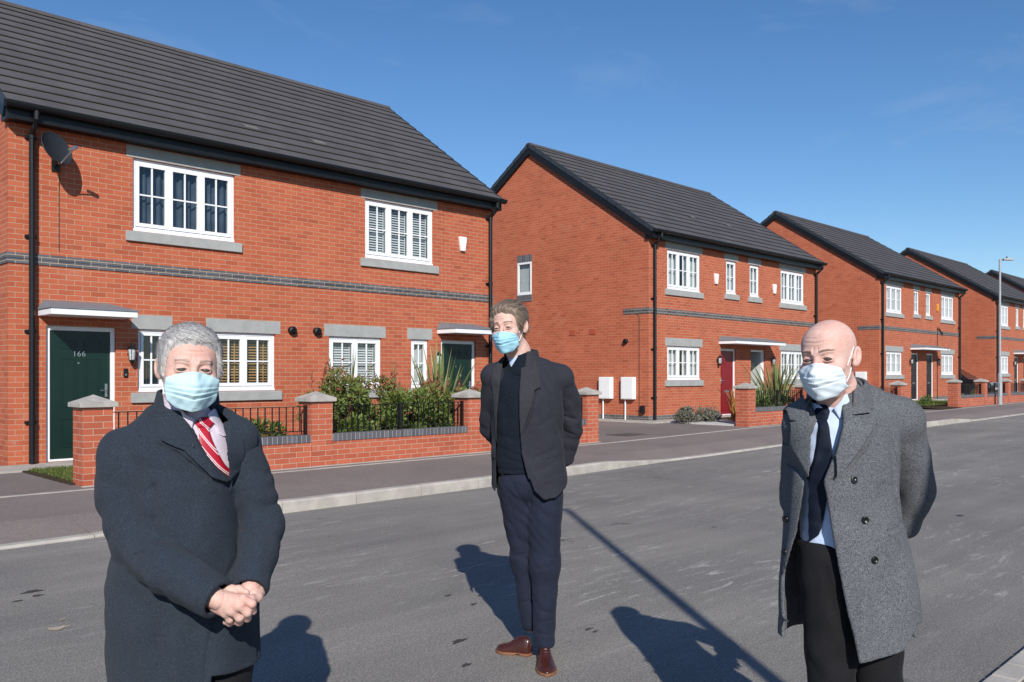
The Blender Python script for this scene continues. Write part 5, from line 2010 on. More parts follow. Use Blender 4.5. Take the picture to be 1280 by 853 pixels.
# ================= man in the navy overcoat (left) =================
A_ = Man(235, 425, '')
A_.set_head(237, 461, -.035, R(28), R(2), R(3), .985, 1.05)
def build_left():
    mn = A_
    pt = mn.pt
    parts = []
    sp, bb = build_head(mn, None, None, None, None, None, None, None, ears=(1, 1), jowl=.012,
                        neck=dict(zb=pt(0, 548)[2], mid=pt(233, 503, .015), base=pt(233, 545, .03), r=[.060, .064, .068]), squint=.0046, frown=1.0)
    parts.append(sp)
    body_rows = [mn.row(535, 190, 276, .03, .10, .02), mn.row(560, 165, 292, .06, .12, .01), mn.row(600, 160, 296, .09, .13), mn.row(650, 160, 300, .11, .12),
                 mn.row(690, 158, 302, .12, .12), mn.row(760, 158, 306, .11, .125), mn.row(820, 160, 306, .10, .12)]
    S1, U1, E1, M1, W1 = pt(160, 571, -.03), pt(156, 622, -.045), pt(170, 678, -.080), pt(214, 714, -.190), pt(273, 750, -.250)
    S2, U2, E2, M2, W2 = pt(296, 551, .05), pt(314, 605, .03), pt(328, 655, .01), pt(322, 696, -.10), pt(313, 737, -.195)
    hipz = pt(0, 830)[2]
    def fbody(P):
        F = loft(P, body_rows)
        F = smin(F, chain(P, [pt(233, 530, .03), S1], [.06, .055]), .03)
        F = smin(F, chain(P, [pt(233, 548, .06), (S2[0], .075, S2[2] - .01)], [.04, .03]), .01)
        F = smin(F, chain(P, [S1, E1, M1, W1], [.055, .045, .038, .028]), .02)
        F = smin(F, chain(P, [(S2[0], .075, S2[2] - .01), U2, E2, M2, W2], [.03, .042, .04, .036, .026]), .02)
        F = smin(F, chain(P, [(-.09, 0, hipz), (-.095, .0, .32), (-.10, .02, .07)], [.085, .06, .045]), .03)
        F = smin(F, chain(P, [(.09, 0, hipz), (.10, -.02, .32), (.11, 0, .07)], [.085, .06, .045]), .03)
        return F
    parts.append(sdf_verts(fbody, (-.36, .36, -.32, .24, .03, 1.34), .011))
    # clasped hands: right hand over the left
    r = .0095
    RH = [([pt(262, 748, -.222), pt(280, 750, -.240), pt(303, 750, -.262)], [.026, .024, .014], .012),
          ([pt(274, 752, -.236), pt(298, 757, -.266)], [.022, .0155], .012),
          ([pt(272, 756, -.232), pt(290, 764, -.262)], [.020, .0140], .012),
          ([pt(270, 756, -.228), pt(282, 767, -.250)], [.018, .0120], .010),
          # fingers, index to little: over the edge and back round the other hand
          ([pt(304, 748, -.264), pt(315, 755, -.258), pt(316, 764, -.228), pt(308, 766, -.205)], [.0115, .0105, .0095, .008], .004),
          ([pt(299, 757, -.268), pt(309, 766, -.258), pt(309, 773, -.228), pt(301, 773, -.207)], [.0115, .0108, .0098, .008], .004),
          ([pt(291, 764, -.264), pt(299, 772.5, -.252), pt(299, 778, -.224), pt(292, 777, -.205)], [.0110, .0104, .0094, .008], .004),
          ([pt(282, 767, -.252), pt(287, 774.5, -.240), pt(287, 779, -.216), pt(282, 778, -.200)], [.0100, .0094, .0085, .0075], .004),
          # thumb along the top
          ([pt(276, 744, -.225), pt(288, 737, -.222), pt(299, 737, -.222), pt(308, 741, -.224)], [.015, .0125, .0108, .009], .008)]
    LH = [([pt(326, 733, -.150), pt(314, 741, -.195), pt(301, 748, -.218)], [.026, .024, .017], .012),
          ([pt(318, 738, -.180), pt(300, 739, -.205)], [.020, .016], .012),
          ([pt(318, 744, -.172), pt(303, 757, -.204)], [.018, .015], .012),
          ([pt(300, 739, -.208), pt(288, 742, -.208), pt(280, 746, -.196)], [.0105, .0098, .008], .004),
          ([pt(299, 747, -.216), pt(288, 753, -.208), pt(280, 756, -.192)], [.0105, .0098, .008], .004),
          ([pt(301, 754, -.212), pt(290, 762, -.204), pt(283, 764, -.15)], [.0105, .0095, .008], .004),
          ([pt(304, 760, -.205), pt(295, 768, -.198), pt(289, 769, -.188)], [.0095, .009, .0075], .004),
          ([pt(325, 740, -.178), pt(322, 747, -.208), pt(314, 749, -.234), pt(307, 746, -.246)], [.0150, .0125, .0105, .0085], .006)]
    for spx in (RH, LH):
        parts.append(sdf_verts(hand_parts(spx), bbox_of(spx), .0017))
    root = mesh_from('person', parts, M['skin_l'])
    root.location = mn.loc; root.rotation_euler.z = R(-45)
    tag(root, 'grey-haired man in a navy wool overcoat and red striped tie, hands clasped', 'person')

    hair = std_hair(.011, [(-.12, .086), (-.085, .082), (-.070, .070), (-.055, .058), (-.045, .024), (-.030, -.020), (-.010, -.024), (.0, .012), (.030, .010), (.045, -.045), (.12, -.075)], .0010, 5, (9, 7, 6), up=.6, jowl=.012)
    dress_head(mn, root, bb, hair, M['hair_grey'], M['brow_grey'], M['mask_blue'],
               dict(poly=[(-.070, -.024), (-.045, -.013), (-.018, -.004), (0, -.002), (.018, -.004), (.045, -.013), (.070, -.024), (.071, -.055), (.064, -.088), (.040, -.110), (0, -.119), (-.040, -.110), (-.064, -.088), (-.071, -.055)],
                    ztop=-.022, zbot=-.075, ph=1.0), (1, 1), .012, (-1, 1))

    hr_ = find_child(root, 'hair')
    strands(mn, hr_, 9000, .022, lambda H: np.stack([.5 + 0 * H[:, 0] + H[:, 0] * 4, -.35 + 5 * H[:, 1] * (H[:, 1] > 0) - .4 * (H[:, 2] > .07), np.where(H[:, 2] > .085, 0, -1.0)], 1), M['hair_grey'], 3)
    # ---- overcoat
    V = -.14
    rows = [mn.row(518, 192, 270, .075, .12, .01), mn.row(535, 176, 286, .10, .14, .01), mn.row(560, 170, 294, .125, .15), mn.row(600, 170, 298, .145, .155), mn.row(640, 166, 302, .158, .155),
            mn.row(680, 150, 309, .165, .155), mn.row(725, 140, 319, .165, .160), mn.row(770, 138, 322, .162, .165), mn.row(810, 141, 323, .162, .165), mn.row(860, 147, 324, .165, .165), mn.row(930, 150, 326, .168, .165)]
    seg = lambda *a: mn.seg(*a)
    folds = [seg(198, 600, 204, 640, .012, .012), seg(204, 640, 196, 662, .011, .011), seg(196, 640, 170, 672, .014, .006), seg(212, 668, 214, 708, .006, .006),
             seg(150, 690, 262, 760, .010, .006), seg(306, 565, 312, 640, .010, .010), seg(322, 640, 354, 634, .007, .006), seg(318, 650, 344, 664, .012, .005),
             seg(300, 600, 296, 700, .03, .004), seg(255, 640, 262, 730, .028, -.003), seg(180, 560, 215, 640, .03, -.003), seg(165, 780, 172, 850, .02, .004), seg(205, 790, 210, 853, .025, .0045), seg(235, 770, 232, 850, .02, -.004),
             seg(203, 787, 218, 787, .0035, .004), seg(300, 770, 304, 840, .02, .004), seg(262, 700, 240, 735, .014, .004), seg(275, 560, 268, 610, .014, -.004)]
    sf1 = [seg(192, 606, 204, 642, .007, .012), seg(204, 642, 196, 668, .007, .010), seg(172, 640, 196, 652, .008, .006), seg(176, 664, 206, 662, .007, .008), seg(184, 688, 212, 676, .007, .008), seg(150, 660, 172, 650, .008, .004),
           seg(214, 674, 214, 708, .005, .007), seg(130, 600, 165, 612, .014, .004), seg(238, 700, 262, 748, .012, -.003)]
    sf2 = [seg(320, 640, 346, 634, .006, .006), seg(318, 652, 340, 664, .008, .005), seg(310, 668, 330, 690, .008, .006), seg(316, 600, 334, 592, .010, .003), seg(312, 690, 322, 706, .008, .003)]
    edge = [seg(194, 554, 228, 567, .006, .011), seg(224, 565, 245, 582, .006, .011), seg(240, 578, 277, 611, .006, .009), seg(279, 611, 299, 571, .006, .010), seg(296, 574, 316, 543, .006, .012)]
    pk = [(277, 606), (287, 640), (292, 672), (291, 700), (284, 722), (274, 760), (267, 800), (262, 850)]
    edge += [seg(a[0], a[1], b[0], b[1], .0042, .0065) for a, b in zip(pk[:-1], pk[1:])]
    line = sorted([(pt(a, b, -.15)[2], pt(a, b, -.15)[0]) for a, b in ((270, 590), (277, 606), (287, 640), (292, 672), (291, 700), (284, 722), (274, 760), (267, 800), (262, 850), (262, 940))])
    lz, lx = [p[0] for p in line], [p[1] for p in line]
    def torso(P, e=True):
        F = loft(P, rows, 2.35)
        F = smin(F, cap(P, pt(226, 521, .035), S1, .074, .079), .035)
        F = smin(F, cap(P, pt(240, 521, .035), S2, .070, .064), .035)
        F = F + crease(P, folds + (edge if e else []), .02)
        F = F + ripple(P, 3, .14, .0035, .35) + wrinkle(P, 5, .13, .0030, .5)
        F = F + .003 * np.sin(P[0] * 38 + 1.5 * np.sin(P[2] * 5) + (P[1] > 0) * 1.3) * np.clip((.95 - P[2]) / .4, 0, 1)
        st = np.clip((P[0] - np.interp(P[2], lz, lx)) / .003 + .5, 0, 1) * (P[1] < -.02)
        return F - .0045 * st
    vneck = mn.xz([(196, 470), (203, 497), (218, 520), (240, 552), (262, 585), (277, 608), (275, 585), (270, 552), (263, 520), (262, 470)], V)
    hem = lambda P: np.where(P[0] > pt(264, 850, -.15)[0] - .0, pt(0, 846, -.15)[2] - .03 * (P[0] - .1), pt(0, 905, -.15)[2]) - P[2]
    def coat(P):
        T = torso(P)
        a1 = sleeve(P, [S1, U1, E1, M1, W1], [.081, .077, .070, .065, .054], ei=2, seed=11, folds=sf1)
        a2 = sleeve(P, [S2, U2, E2, M2, W2], [.065, .063, .061, .053, .046], ei=2, seed=12, folds=sf2)
        shell = np.maximum(T, -(T + .014))
        cut = np.maximum(poly2(P[0], P[2], vneck), P[1] - .02)
        shell = np.maximum(shell, -cut)
        shell = np.maximum(shell, hem(P))
        nk = cap(P, pt(233, 480, .03), pt(233, 540, .035), .066, .074)
        shell = np.maximum(shell, -nk)
        F = smin(shell, a1, .010)
        F = smin(F, a2, .010)
        # sleeve interiors must stay clear of the torso shell only at the cuffs
        return F
    ct = sdf_obj('overcoat', coat, (-.34, .36, -.34, .26, pt(0, 915, -.15)[2], pt(0, 484)[2]), .0042, M['wool_navy'], root)
    # lapels and stand collar
    lapL = mn.xz([(192, 488), (203, 500), (218, 521), (241, 553), (262, 583), (277, 607), (262, 598), (242, 576), (228, 563), (212, 557), (197, 551), (186, 538), (180, 520), (183, 500)], V)
    lapR = mn.xz([(261, 498), (266, 520), (272, 555), (277, 585), (277.5, 607), (286, 592), (297, 568), (309, 548), (313, 541), (304, 524), (288, 507), (272, 497)], V)
    sdf_obj('lapel', overlay(lapL, lambda P: torso(P, False), -.002, .014), (pt(175, 0)[0], pt(285, 0, -.1)[0], -.28, .03, pt(0, 612, -.15)[2], pt(0, 480)[2]), .0026, M['wool_navy'], ct, sm=1)
    sdf_obj('lapel', overlay(lapR, lambda P: torso(P, False), -.002, .014), (pt(252, 0)[0], pt(320, 0)[0], -.28, .03, pt(0, 612, -.15)[2], pt(0, 480)[2]), .0026, M['wool_navy'], ct, sm=1)
    # collar standing round the neck
    cN0, cN1 = pt(236, 482, .045), pt(232, 535, .03)
    def collar(P):
        N = cap(P, cN0, cN1, .078, .098)
        sh = np.abs(N) - .0055
        top = P[2] - (pt(0, 489)[2] + .10 * (P[1] - .02) + .004 * np.sin(P[0] * 40))
        fr = np.maximum(poly2(P[0], P[2], mn.xz([(205, 470), (205, 492), (222, 520), (240, 545), (262, 540), (262, 498), (262, 470)], -.05)), P[1] + .0)
        return np.maximum(smax(smax(sh, top, .004), pt(0, 530)[2] - P[2], .002), -fr)
    sdf_obj('collar', collar, (-.16, .15, -.10, .17, pt(0, 534)[2], pt(0, 474)[2]), .0026, M['wool_navy'], ct, sm=1)
    disc_button(mn, ct, 241, 559.5, surf_of(lambda P: torso(P) - .009), .006)
    # shirt, its collar and tie
    def chest(P):
        F = loft(P, [mn.row(500, 216, 254, .05, .06, .02), mn.row(520, 200, 268, .078, .08, .015), mn.row(545, 182, 283, .095, .1, .01), mn.row(580, 172, 292, .108, .10), mn.row(640, 175, 290, .112, .10)], 2.2)
        return F
    def shirt(P):
        return np.maximum(np.maximum(chest(P), -(chest(P) + .008)), P[1] - .02) + ripple(P, 8, .05, .0008)
    sh = sdf_obj('shirt', shirt, (pt(170, 0)[0], pt(295, 0)[0], -.20, .03, pt(0, 620, -.1)[2], pt(0, 497)[2]), .0035, M['shirt_lilac'], root)
    def neckcone(P):
        N = cap(P, pt(233, 488, .012), pt(238, 528, -.005), .064, .074)
        return smin(N, chest(P), .01)
    cl = mn.xz([(193, 482), (200, 488), (214, 503), (231, 519), (240, 524), (237, 542), (222, 534), (205, 520), (190, 500)], -.09)
    cr = mn.xz([(262, 490), (258, 505), (251, 519), (258, 531), (265, 545), (273, 552), (277, 530), (278, 505), (270, 486)], -.09)
    for c_ in (cl, cr):
        sdf_obj('shirt_collar', overlay(c_, neckcone, -.001, .0045, .02), (-.14, .13, -.16, .04, pt(0, 548, -.09)[2], pt(0, 478)[2]), .0022, M['shirt_lilac'], sh)
    tp = mn.xz([(240, 523), (253, 523), (255, 531), (252, 539), (259, 556), (268, 576), (280, 600), (284, 622), (268, 612), (255, 585), (246, 560), (242, 541), (237, 531)], -.11)
    def tie(P):
        F = chest(P)
        kx, _, kz = pt(246.5, 529, -.10)
        kn = .009 * np.exp(-((P[0] - kx) ** 2 + (P[2] - kz) ** 2) / .012 ** 2) - .003 * np.exp(-((P[2] - kz + .018) / .004) ** 2)
        return smax(np.maximum(F - .0085 - kn, -(F + .002)), np.maximum(poly2(P[0], P[2], tp), P[1] + .02), .004)
    sdf_obj('tie', tie, (pt(232, 0)[0], pt(292, 0)[0], -.21, -.01, pt(0, 626, -.13)[2], pt(0, 515)[2]), .0020, M['tie_red'], root)
    # trousers and shoes below the coat
    def trous(P):
        F = ell(P, (0, 0, hipz), (.165, .125, .12))
        F = smin(F, chain(P, [(-.085, 0, hipz), (-.09, .0, .30), (-.10, .02, .07)], [.10, .078, .070]), .02)
        F = smin(F, chain(P, [(.09, -.01, hipz), (.10, -.02, .30), (.11, 0, .07)], [.10, .078, .070]), .02)
        return smax(F + ripple(P, 21, .09, .004), .05 - P[2], .003)
    sdf_obj('trousers', trous, (-.22, .24, -.18, .18, .03, hipz + .13), .007, M['trouser_black'], root)
    shoe(None, (-.10, .07), (-.14, -.20), M['leather_black'], parent=root)
    shoe(None, (.11, .05), (.17, -.21), M['leather_black'], parent=root)
    return root
build_left()
# ================= man in the open jacket (middle) =================
B_ = Man(660, 250, '')
B_.set_head(637, 409.5, -.05, R(-24), R(3), R(-5), 1.0, 1.0)
def arm_back(F, P, pts, rs, k=.02): return smin(F, chain(P, pts, rs, .02), k)
def build_middle():
    mn = B_; pt = mn.pt
    parts = []
    sp, bb = build_head(mn, None, None, None, None, None, None, None, ears=(1, 1), jowl=-.002,
                        neck=dict(zb=pt(0, 470)[2], mid=pt(648, 440, .0), base=pt(655, 468, .02), r=[.052, .055, .075]), squint=.0035, frown=.8)
    parts.append(sp)
    S1, E1, W1 = pt(617, 470, -.02), pt(613, 535, .12), pt(655, 588, .235)
    S2, E2, W2 = pt(700, 473, .04), pt(713, 537, .15), pt(683, 590, .245)
    hz = pt(0, 605)[2]
    H1, K1, A1 = pt(646, 612, .02), pt(656, 700, .06), pt(663, 782, .06)
    H2, K2, A2 = pt(680, 612, .0), pt(681, 706, -.02), pt(681, 800, -.03)
    rows = [mn.row(462, 640, 670, .03, .06, .02), mn.row(475, 618, 692, .05, .08, .02), mn.row(500, 618, 692, .075, .09, .02), mn.row(560, 628, 690, .07, .09, .02), mn.row(600, 624, 698, .08, .10, .01)]
    def fbody(P):
        F = loft(P, rows)
        F = smin(F, chain(P, [pt(655, 478, .03), S1], [.035, .035]), .01)
        F = smin(F, chain(P, [pt(655, 478, .03), S2], [.035, .035]), .01)
        F = arm_back(F, P, [S1, E1, W1], [.045, .036, .024])
        F = arm_back(F, P, [S2, E2, W2], [.045, .036, .024])
        F = smin(F, chain(P, [H1, K1, A1], [.07, .05, .035]), .02)
        F = smin(F, chain(P, [H2, K2, A2], [.07, .05, .035]), .02)
        return F
    parts.append(sdf_verts(fbody, (-.32, .34, -.22, .32, .10, 1.47), .010))
    for sx, W, d in ((1, W1, unit(E1, W1)), (-1, W2, unit(E2, W2))):
        hd = relaxed_hand(W, (d[0], d[1] * .6 + .1, d[2] - .5), (0, 1, .1), sx, curl=1.1)
        parts.append(sdf_verts(hand_parts(hd), bbox_of(hd), .0022))
    root = mesh_from('person', parts, M['skin_m'])
    root.location = mn.loc; root.rotation_euler.z = R(-45)
    tag(root, 'man in an open charcoal jacket, navy jumper and brown shoes, standing in the middle', 'person')
    def hair(H):
        base = std_hair(.0125, [(-.12, .088), (-.085, .082), (-.070, .068), (-.058, .050), (-.050, .012), (-.036, -.012), (-.014, -.004), (.0, .018), (.030, .020), (.045, -.045), (.12, -.080)], .0006, 9, (7, 5, 5), up=.7)(H)
        # swept back locks with a parting
        lock = np.sin(H[0] * 330 + 14 * H[1] + 2.5 * np.sin(H[2] * 45 + H[1] * 30)) * .0012
        w_ = 1 / (1 + np.exp(-np.clip((H[2] - .03) / .02, -20, 20)))
        F = base + lock * w_
        fl = cap([H[0], H[1], H[2]], (-.066, -.050, .045), (-.073, -.020, -.005), .012, .008)
        return smin(F, fl, .012)
    dress_head(mn, root, bb, hair, M['hair_brown'], M['brow_brown'], M['mask_cyan'],
               dict(poly=[(-.065, -.034), (-.045, -.025), (-.018, -.017), (0, -.015), (.018, -.017), (.045, -.025), (.065, -.034), (.067, -.055), (.062, -.090), (.038, -.116), (0, -.126), (-.038, -.116), (-.062, -.090), (-.067, -.055)],
                    ztop=-.032, zbot=-.075, ph=2.2), (1, 1), -.002, (-1, 1))
    hr_ = find_child(root, 'hair')
    strands(mn, hr_, 8000, .034, lambda H: np.stack([.35 * np.sign(H[:, 0] + .02) + 5 * H[:, 0], .9 + 0 * H[:, 0] - .8 * (H[:, 2] < .03), -.25 - .6 * (H[:, 2] < .06)], 1), M['hair_brown'], 4, w=.0014, lift=.003, zf=.095)
    V = -.10
    # ---- jumper with a zipped stand collar
    jr = [mn.row(452, 640, 668, .045, .07, .01), mn.row(464, 622, 686, .075, .085, .01), mn.row(480, 617, 694, .10, .10, .01), mn.row(510, 617, 694, .112, .11, .01), mn.row(550, 621, 693, .105, .11, .01), mn.row(578, 621, 697, .110, .115, .01), mn.row(592, 622, 697, .108, .115, .01)]
    jf = [mn.seg(630, 500, 640, 560, .02, .003), mn.seg(645, 490, 640, 540, .02, -.003), mn.seg(622, 560, 650, 570, .009, .004), mn.seg(626, 572, 655, 580, .008, .004), mn.seg(624, 545, 648, 552, .010, .003)]
    def chest(P):
        return loft(P, jr, 2.2) + crease(P, jf, .02) + ripple(P, 31, .09, .0025)
    def jumper(P):
        F = chest(P)
        rib = np.clip((pt(0, 583)[2] - P[2]) / .004, 0, 1)
        return F + .004 * rib - .0008 * np.sin(P[0] * 900) * rib + .0022 * np.exp(-((P[0] - np.interp(P[2], [pt(0, 500)[2], pt(0, 455)[2]], [pt(634, 0)[0], pt(639, 0)[0]])) / .003) ** 2) * (P[1] < 0) * (P[2] > pt(0, 497)[2])
    jo = sdf_obj('jumper', jumper, (-.20, .19, -.16, .16, pt(0, 594)[2], pt(0, 450)[2]), .0042, M['jumper'], root)
    nk0, nk1 = pt(650, 427, .006), pt(652, 466, .0)
    def nckcol(P):
        N = cap(P, nk0, nk1, .060, .074)
        sh = np.abs(N) - .005
        top = P[2] - (pt(0, 442)[2] + .16 * (P[1] - .0) + .35 * np.clip(P[0] - pt(648, 0)[0], -.05, .05))
        notch = np.maximum(poly2(P[0], P[2], mn.xz([(628, 420), (632, 444), (639, 459), (647, 446), (652, 420)], -.07)), P[1])
        return np.maximum(smax(smax(sh, top, .004), pt(0, 470)[2] - P[2], .003), -notch)
    sdf_obj('jumper_collar', nckcol, (-.16, .13, -.14, .13, pt(0, 473)[2], pt(0, 425)[2]), .0032, M['jumper'], jo)
    def shirtbit(P):
        N = cap(P, nk0, nk1, .0555, .070)
        return np.maximum(np.abs(N) - .003, np.maximum(poly2(P[0], P[2], mn.xz([(626, 441), (632, 447), (638, 462), (646, 455), (654, 440), (645, 445), (640, 450), (634, 444)], -.07)), P[1]))
    sdf_obj('shirt_collar', shirtbit, (-.16, .13, -.14, .05, pt(0, 470)[2], pt(0, 425)[2]), .0022, M['shirt_blue'], root)
    # ---- trousers
    r1 = [.094, .064, .049]; r2 = [.098, .071, .051]
    pf = [mn.seg(628, 640, 655, 690, .010, .003), mn.seg(640, 702, 662, 696, .008, .003), mn.seg(670, 692, 696, 700, .008, .003), mn.seg(670, 712, 694, 706, .008, .003), mn.seg(672, 764, 694, 770, .007, .004), mn.seg(669, 780, 692, 777, .007, .004),
          mn.seg(670, 793, 690, 796, .006, .004), mn.seg(652, 762, 668, 756, .007, .004), mn.seg(640, 606, 662, 640, .008, .005), mn.seg(682, 620, 664, 646, .008, .005), mn.seg(662, 600, 664, 640, .006, .005), mn.seg(684, 640, 685, 790, .008, -.003), mn.seg(634, 622, 640, 640, .006, .004)]
    t1 = [H1, K1, pt(663, 778, .06)]; t2 = [H2, K2, pt(680, 802, -.03)]
    def trous(P):
        F = ell(P, ((H1[0] + H2[0]) / 2, .01, hz), (.160, .116, .11))
        F = smin(F, chain(P, t1, r1, .05), .02)
        F2 = chain(P, t2, r2, .05)
        F = smin(F, F2, .02)
        F = F + crease(P, pf) + ripple(P, 41, .12, .0025) + wrinkle(P, 43, .07, .0030)
        cut = np.maximum(.0, 0)
        zc = np.where(P[0] < pt(667.5, 0, 0)[0] + 0 * P[0], pt(0, 789, .05)[2], pt(0, 810, -.03)[2])
        F = smax(F, zc - P[2], .003)
        F = smax(F, P[2] - pt(0, 583)[2], .003)
        return F
    tr = sdf_obj('trousers', trous, (-.24, .22, -.20, .16, pt(0, 814, -.1)[2], pt(0, 580)[2]), .0046, M['trouser_navy'], root)
    # ---- jacket
    kr = [mn.row(452, 634, 680, .055, .09, .02), mn.row(462, 616, 697, .09, .11, .02), mn.row(475, 611, 703, .115, .125, .01), mn.row(500, 611, 704, .135, .135, .01), mn.row(540, 614, 703, .132, .13, .01), mn.row(570, 615, 705, .135, .135, .01), mn.row(600, 615, 709, .145, .15, .01), mn.row(632, 615, 711, .150, .155, .01)]
    kf = [mn.seg(687, 500, 706, 560, .008, .007), mn.seg(676, 478, 690, 500, .010, .006), mn.seg(700, 560, 660, 575, .012, .004), mn.seg(672, 500, 664, 560, .02, -.004), mn.seg(700, 575, 668, 590, .012, .004), mn.seg(695, 520, 670, 535, .012, .004),
          mn.seg(680, 575, 703, 571, .003, .004), mn.seg(684, 600, 690, 625, .018, .005), mn.seg(612, 500, 618, 560, .008, .005)]
    ed = [mn.seg(678, 487, 667, 491, .006, .008), mn.seg(669, 490, 665, 508, .006, .008), mn.seg(666, 506, 652, 548, .006, .008)]
    def jt(P, e=True):
        F = loft(P, kr, 2.3)
        F = smin(F, cap(P, pt(651, 461, .025), S1, .062, .060), .035)
        F = smin(F, cap(P, pt(660, 458, .03), S2, .062, .068), .035)
        return F + crease(P, kf + (ed if e else []), .03) + ripple(P, 51, .13, .003, .4) + wrinkle(P, 53, .11, .0028, .6)
    op = mn.xz([(633, 425), (629, 448), (625, 480), (621, 520), (619.5, 560), (620, 600), (618, 640), (690, 640), (676, 624), (666, 613), (659, 594), (652, 567), (650, 540), (649, 510), (652, 470), (655, 448), (656, 425)], V)
    def bottom(P):
        x = P[0]
        xs_ = [pt(q, 0, -.12)[0] for q in (612, 618, 640, 662, 668, 680, 695, 708, 716)]
        zs_ = [pt(0, q, -.12)[2] for q in (610, 617, 620, 598, 614, 625, 623, 613, 600)]
        return np.interp(x, xs_, zs_) - P[2]
    def jacket(P):
        T = jt(P)
        sh = np.maximum(T, -(T + .011))
        sh = np.maximum(sh, bottom(P))
        sh = np.maximum(sh, -np.maximum(poly2(P[0], P[2], op), P[1] - .0))
        sh = np.maximum(sh, -cap(P, pt(650, 425, .01), pt(654, 470, .02), .064, .072))
        a1 = sleeve(P, [S1, E1, W1], [.060, .056, .044], 61, amp=.003, pitch=.04, ring=.001)
        a2 = sleeve(P, [S2, pt(710, 500, .09), E2, pt(704, 570, .20), W2], [.067, .062, .061, .055, .046], 62, amp=.003, ei=2, pitch=.05, ring=.0012, folds=[mn.seg(700, 520, 726, 528, .008, .006), mn.seg(700, 540, 724, 548, .008, .006), mn.seg(706, 566, 722, 560, .008, .005), mn.seg(690, 500, 708, 506, .008, .004)])
        return smin(smin(sh, a1, .010), a2, .010)
    jk = sdf_obj('jacket', jacket, (-.29, .33, -.19, .32, pt(0, 636)[2], pt(0, 438)[2]), .0046, M['jacket'], root)
    lr = mn.xz([(655, 438), (652, 455), (649, 490), (649, 520), (650.5, 545), (656, 530), (664, 507), (668, 488), (676, 484), (674, 470), (671, 452), (664, 443)], V)
    ll = mn.xz([(633, 440), (629, 450), (625, 478), (621, 520), (620, 560), (617.5, 520), (615.5, 490), (613, 476), (616, 462), (622, 452)], V)
    sdf_obj('lapel', overlay(lr, lambda P: jt(P, False), -.002, .010, .03), (pt(645, 0)[0], pt(680, 0)[0], -.19, .04, pt(0, 550, V)[2], pt(0, 434)[2]), .0028, M['lapel_brown'], jk, sm=1)
    sdf_obj('lapel', overlay(ll, lambda P: jt(P, False), -.002, .010, .03), (pt(608, 0)[0], pt(638, 0)[0], -.19, .04, pt(0, 565, V)[2], pt(0, 434)[2]), .0028, M['lapel_brown'], jk, sm=1)
    def ccol(P):
        N = cap(P, pt(650, 430, .012), pt(654, 466, .02), .075, .095)
        top = P[2] - (pt(0, 438)[2] + .12 * P[1])
        fr = np.maximum(poly2(P[0], P[2], mn.xz([(626, 420), (626, 500), (653, 500), (658, 440), (659, 420)], -.05)), P[1] - .01)
        return np.maximum(smax(smax(np.abs(N) - .005, top, .004), pt(0, 462)[2] - P[2], .003), -fr)
    sdf_obj('collar', ccol, (-.16, .16, -.12, .16, pt(0, 466)[2], pt(0, 425)[2]), .0034, M['lapel_brown'], jk)
    disc_button(mn, jk, 618, 571, surf_of(jt), .009)
    # ---- shoes
    toe = pt(622, 812, .115); hl = pt(662, 806, .045)
    shoe(None, (hl[0] + .01, hl[1] + .01), (toe[0] - .005, toe[1] + .01), M['leather'], parent=root)
    shoe(None, (pt(681, 0, 0)[0] - .003, .035), (pt(681, 0, -.2)[0] + .010, -.255), M['leather'], parent=root)
    return root
build_middle()

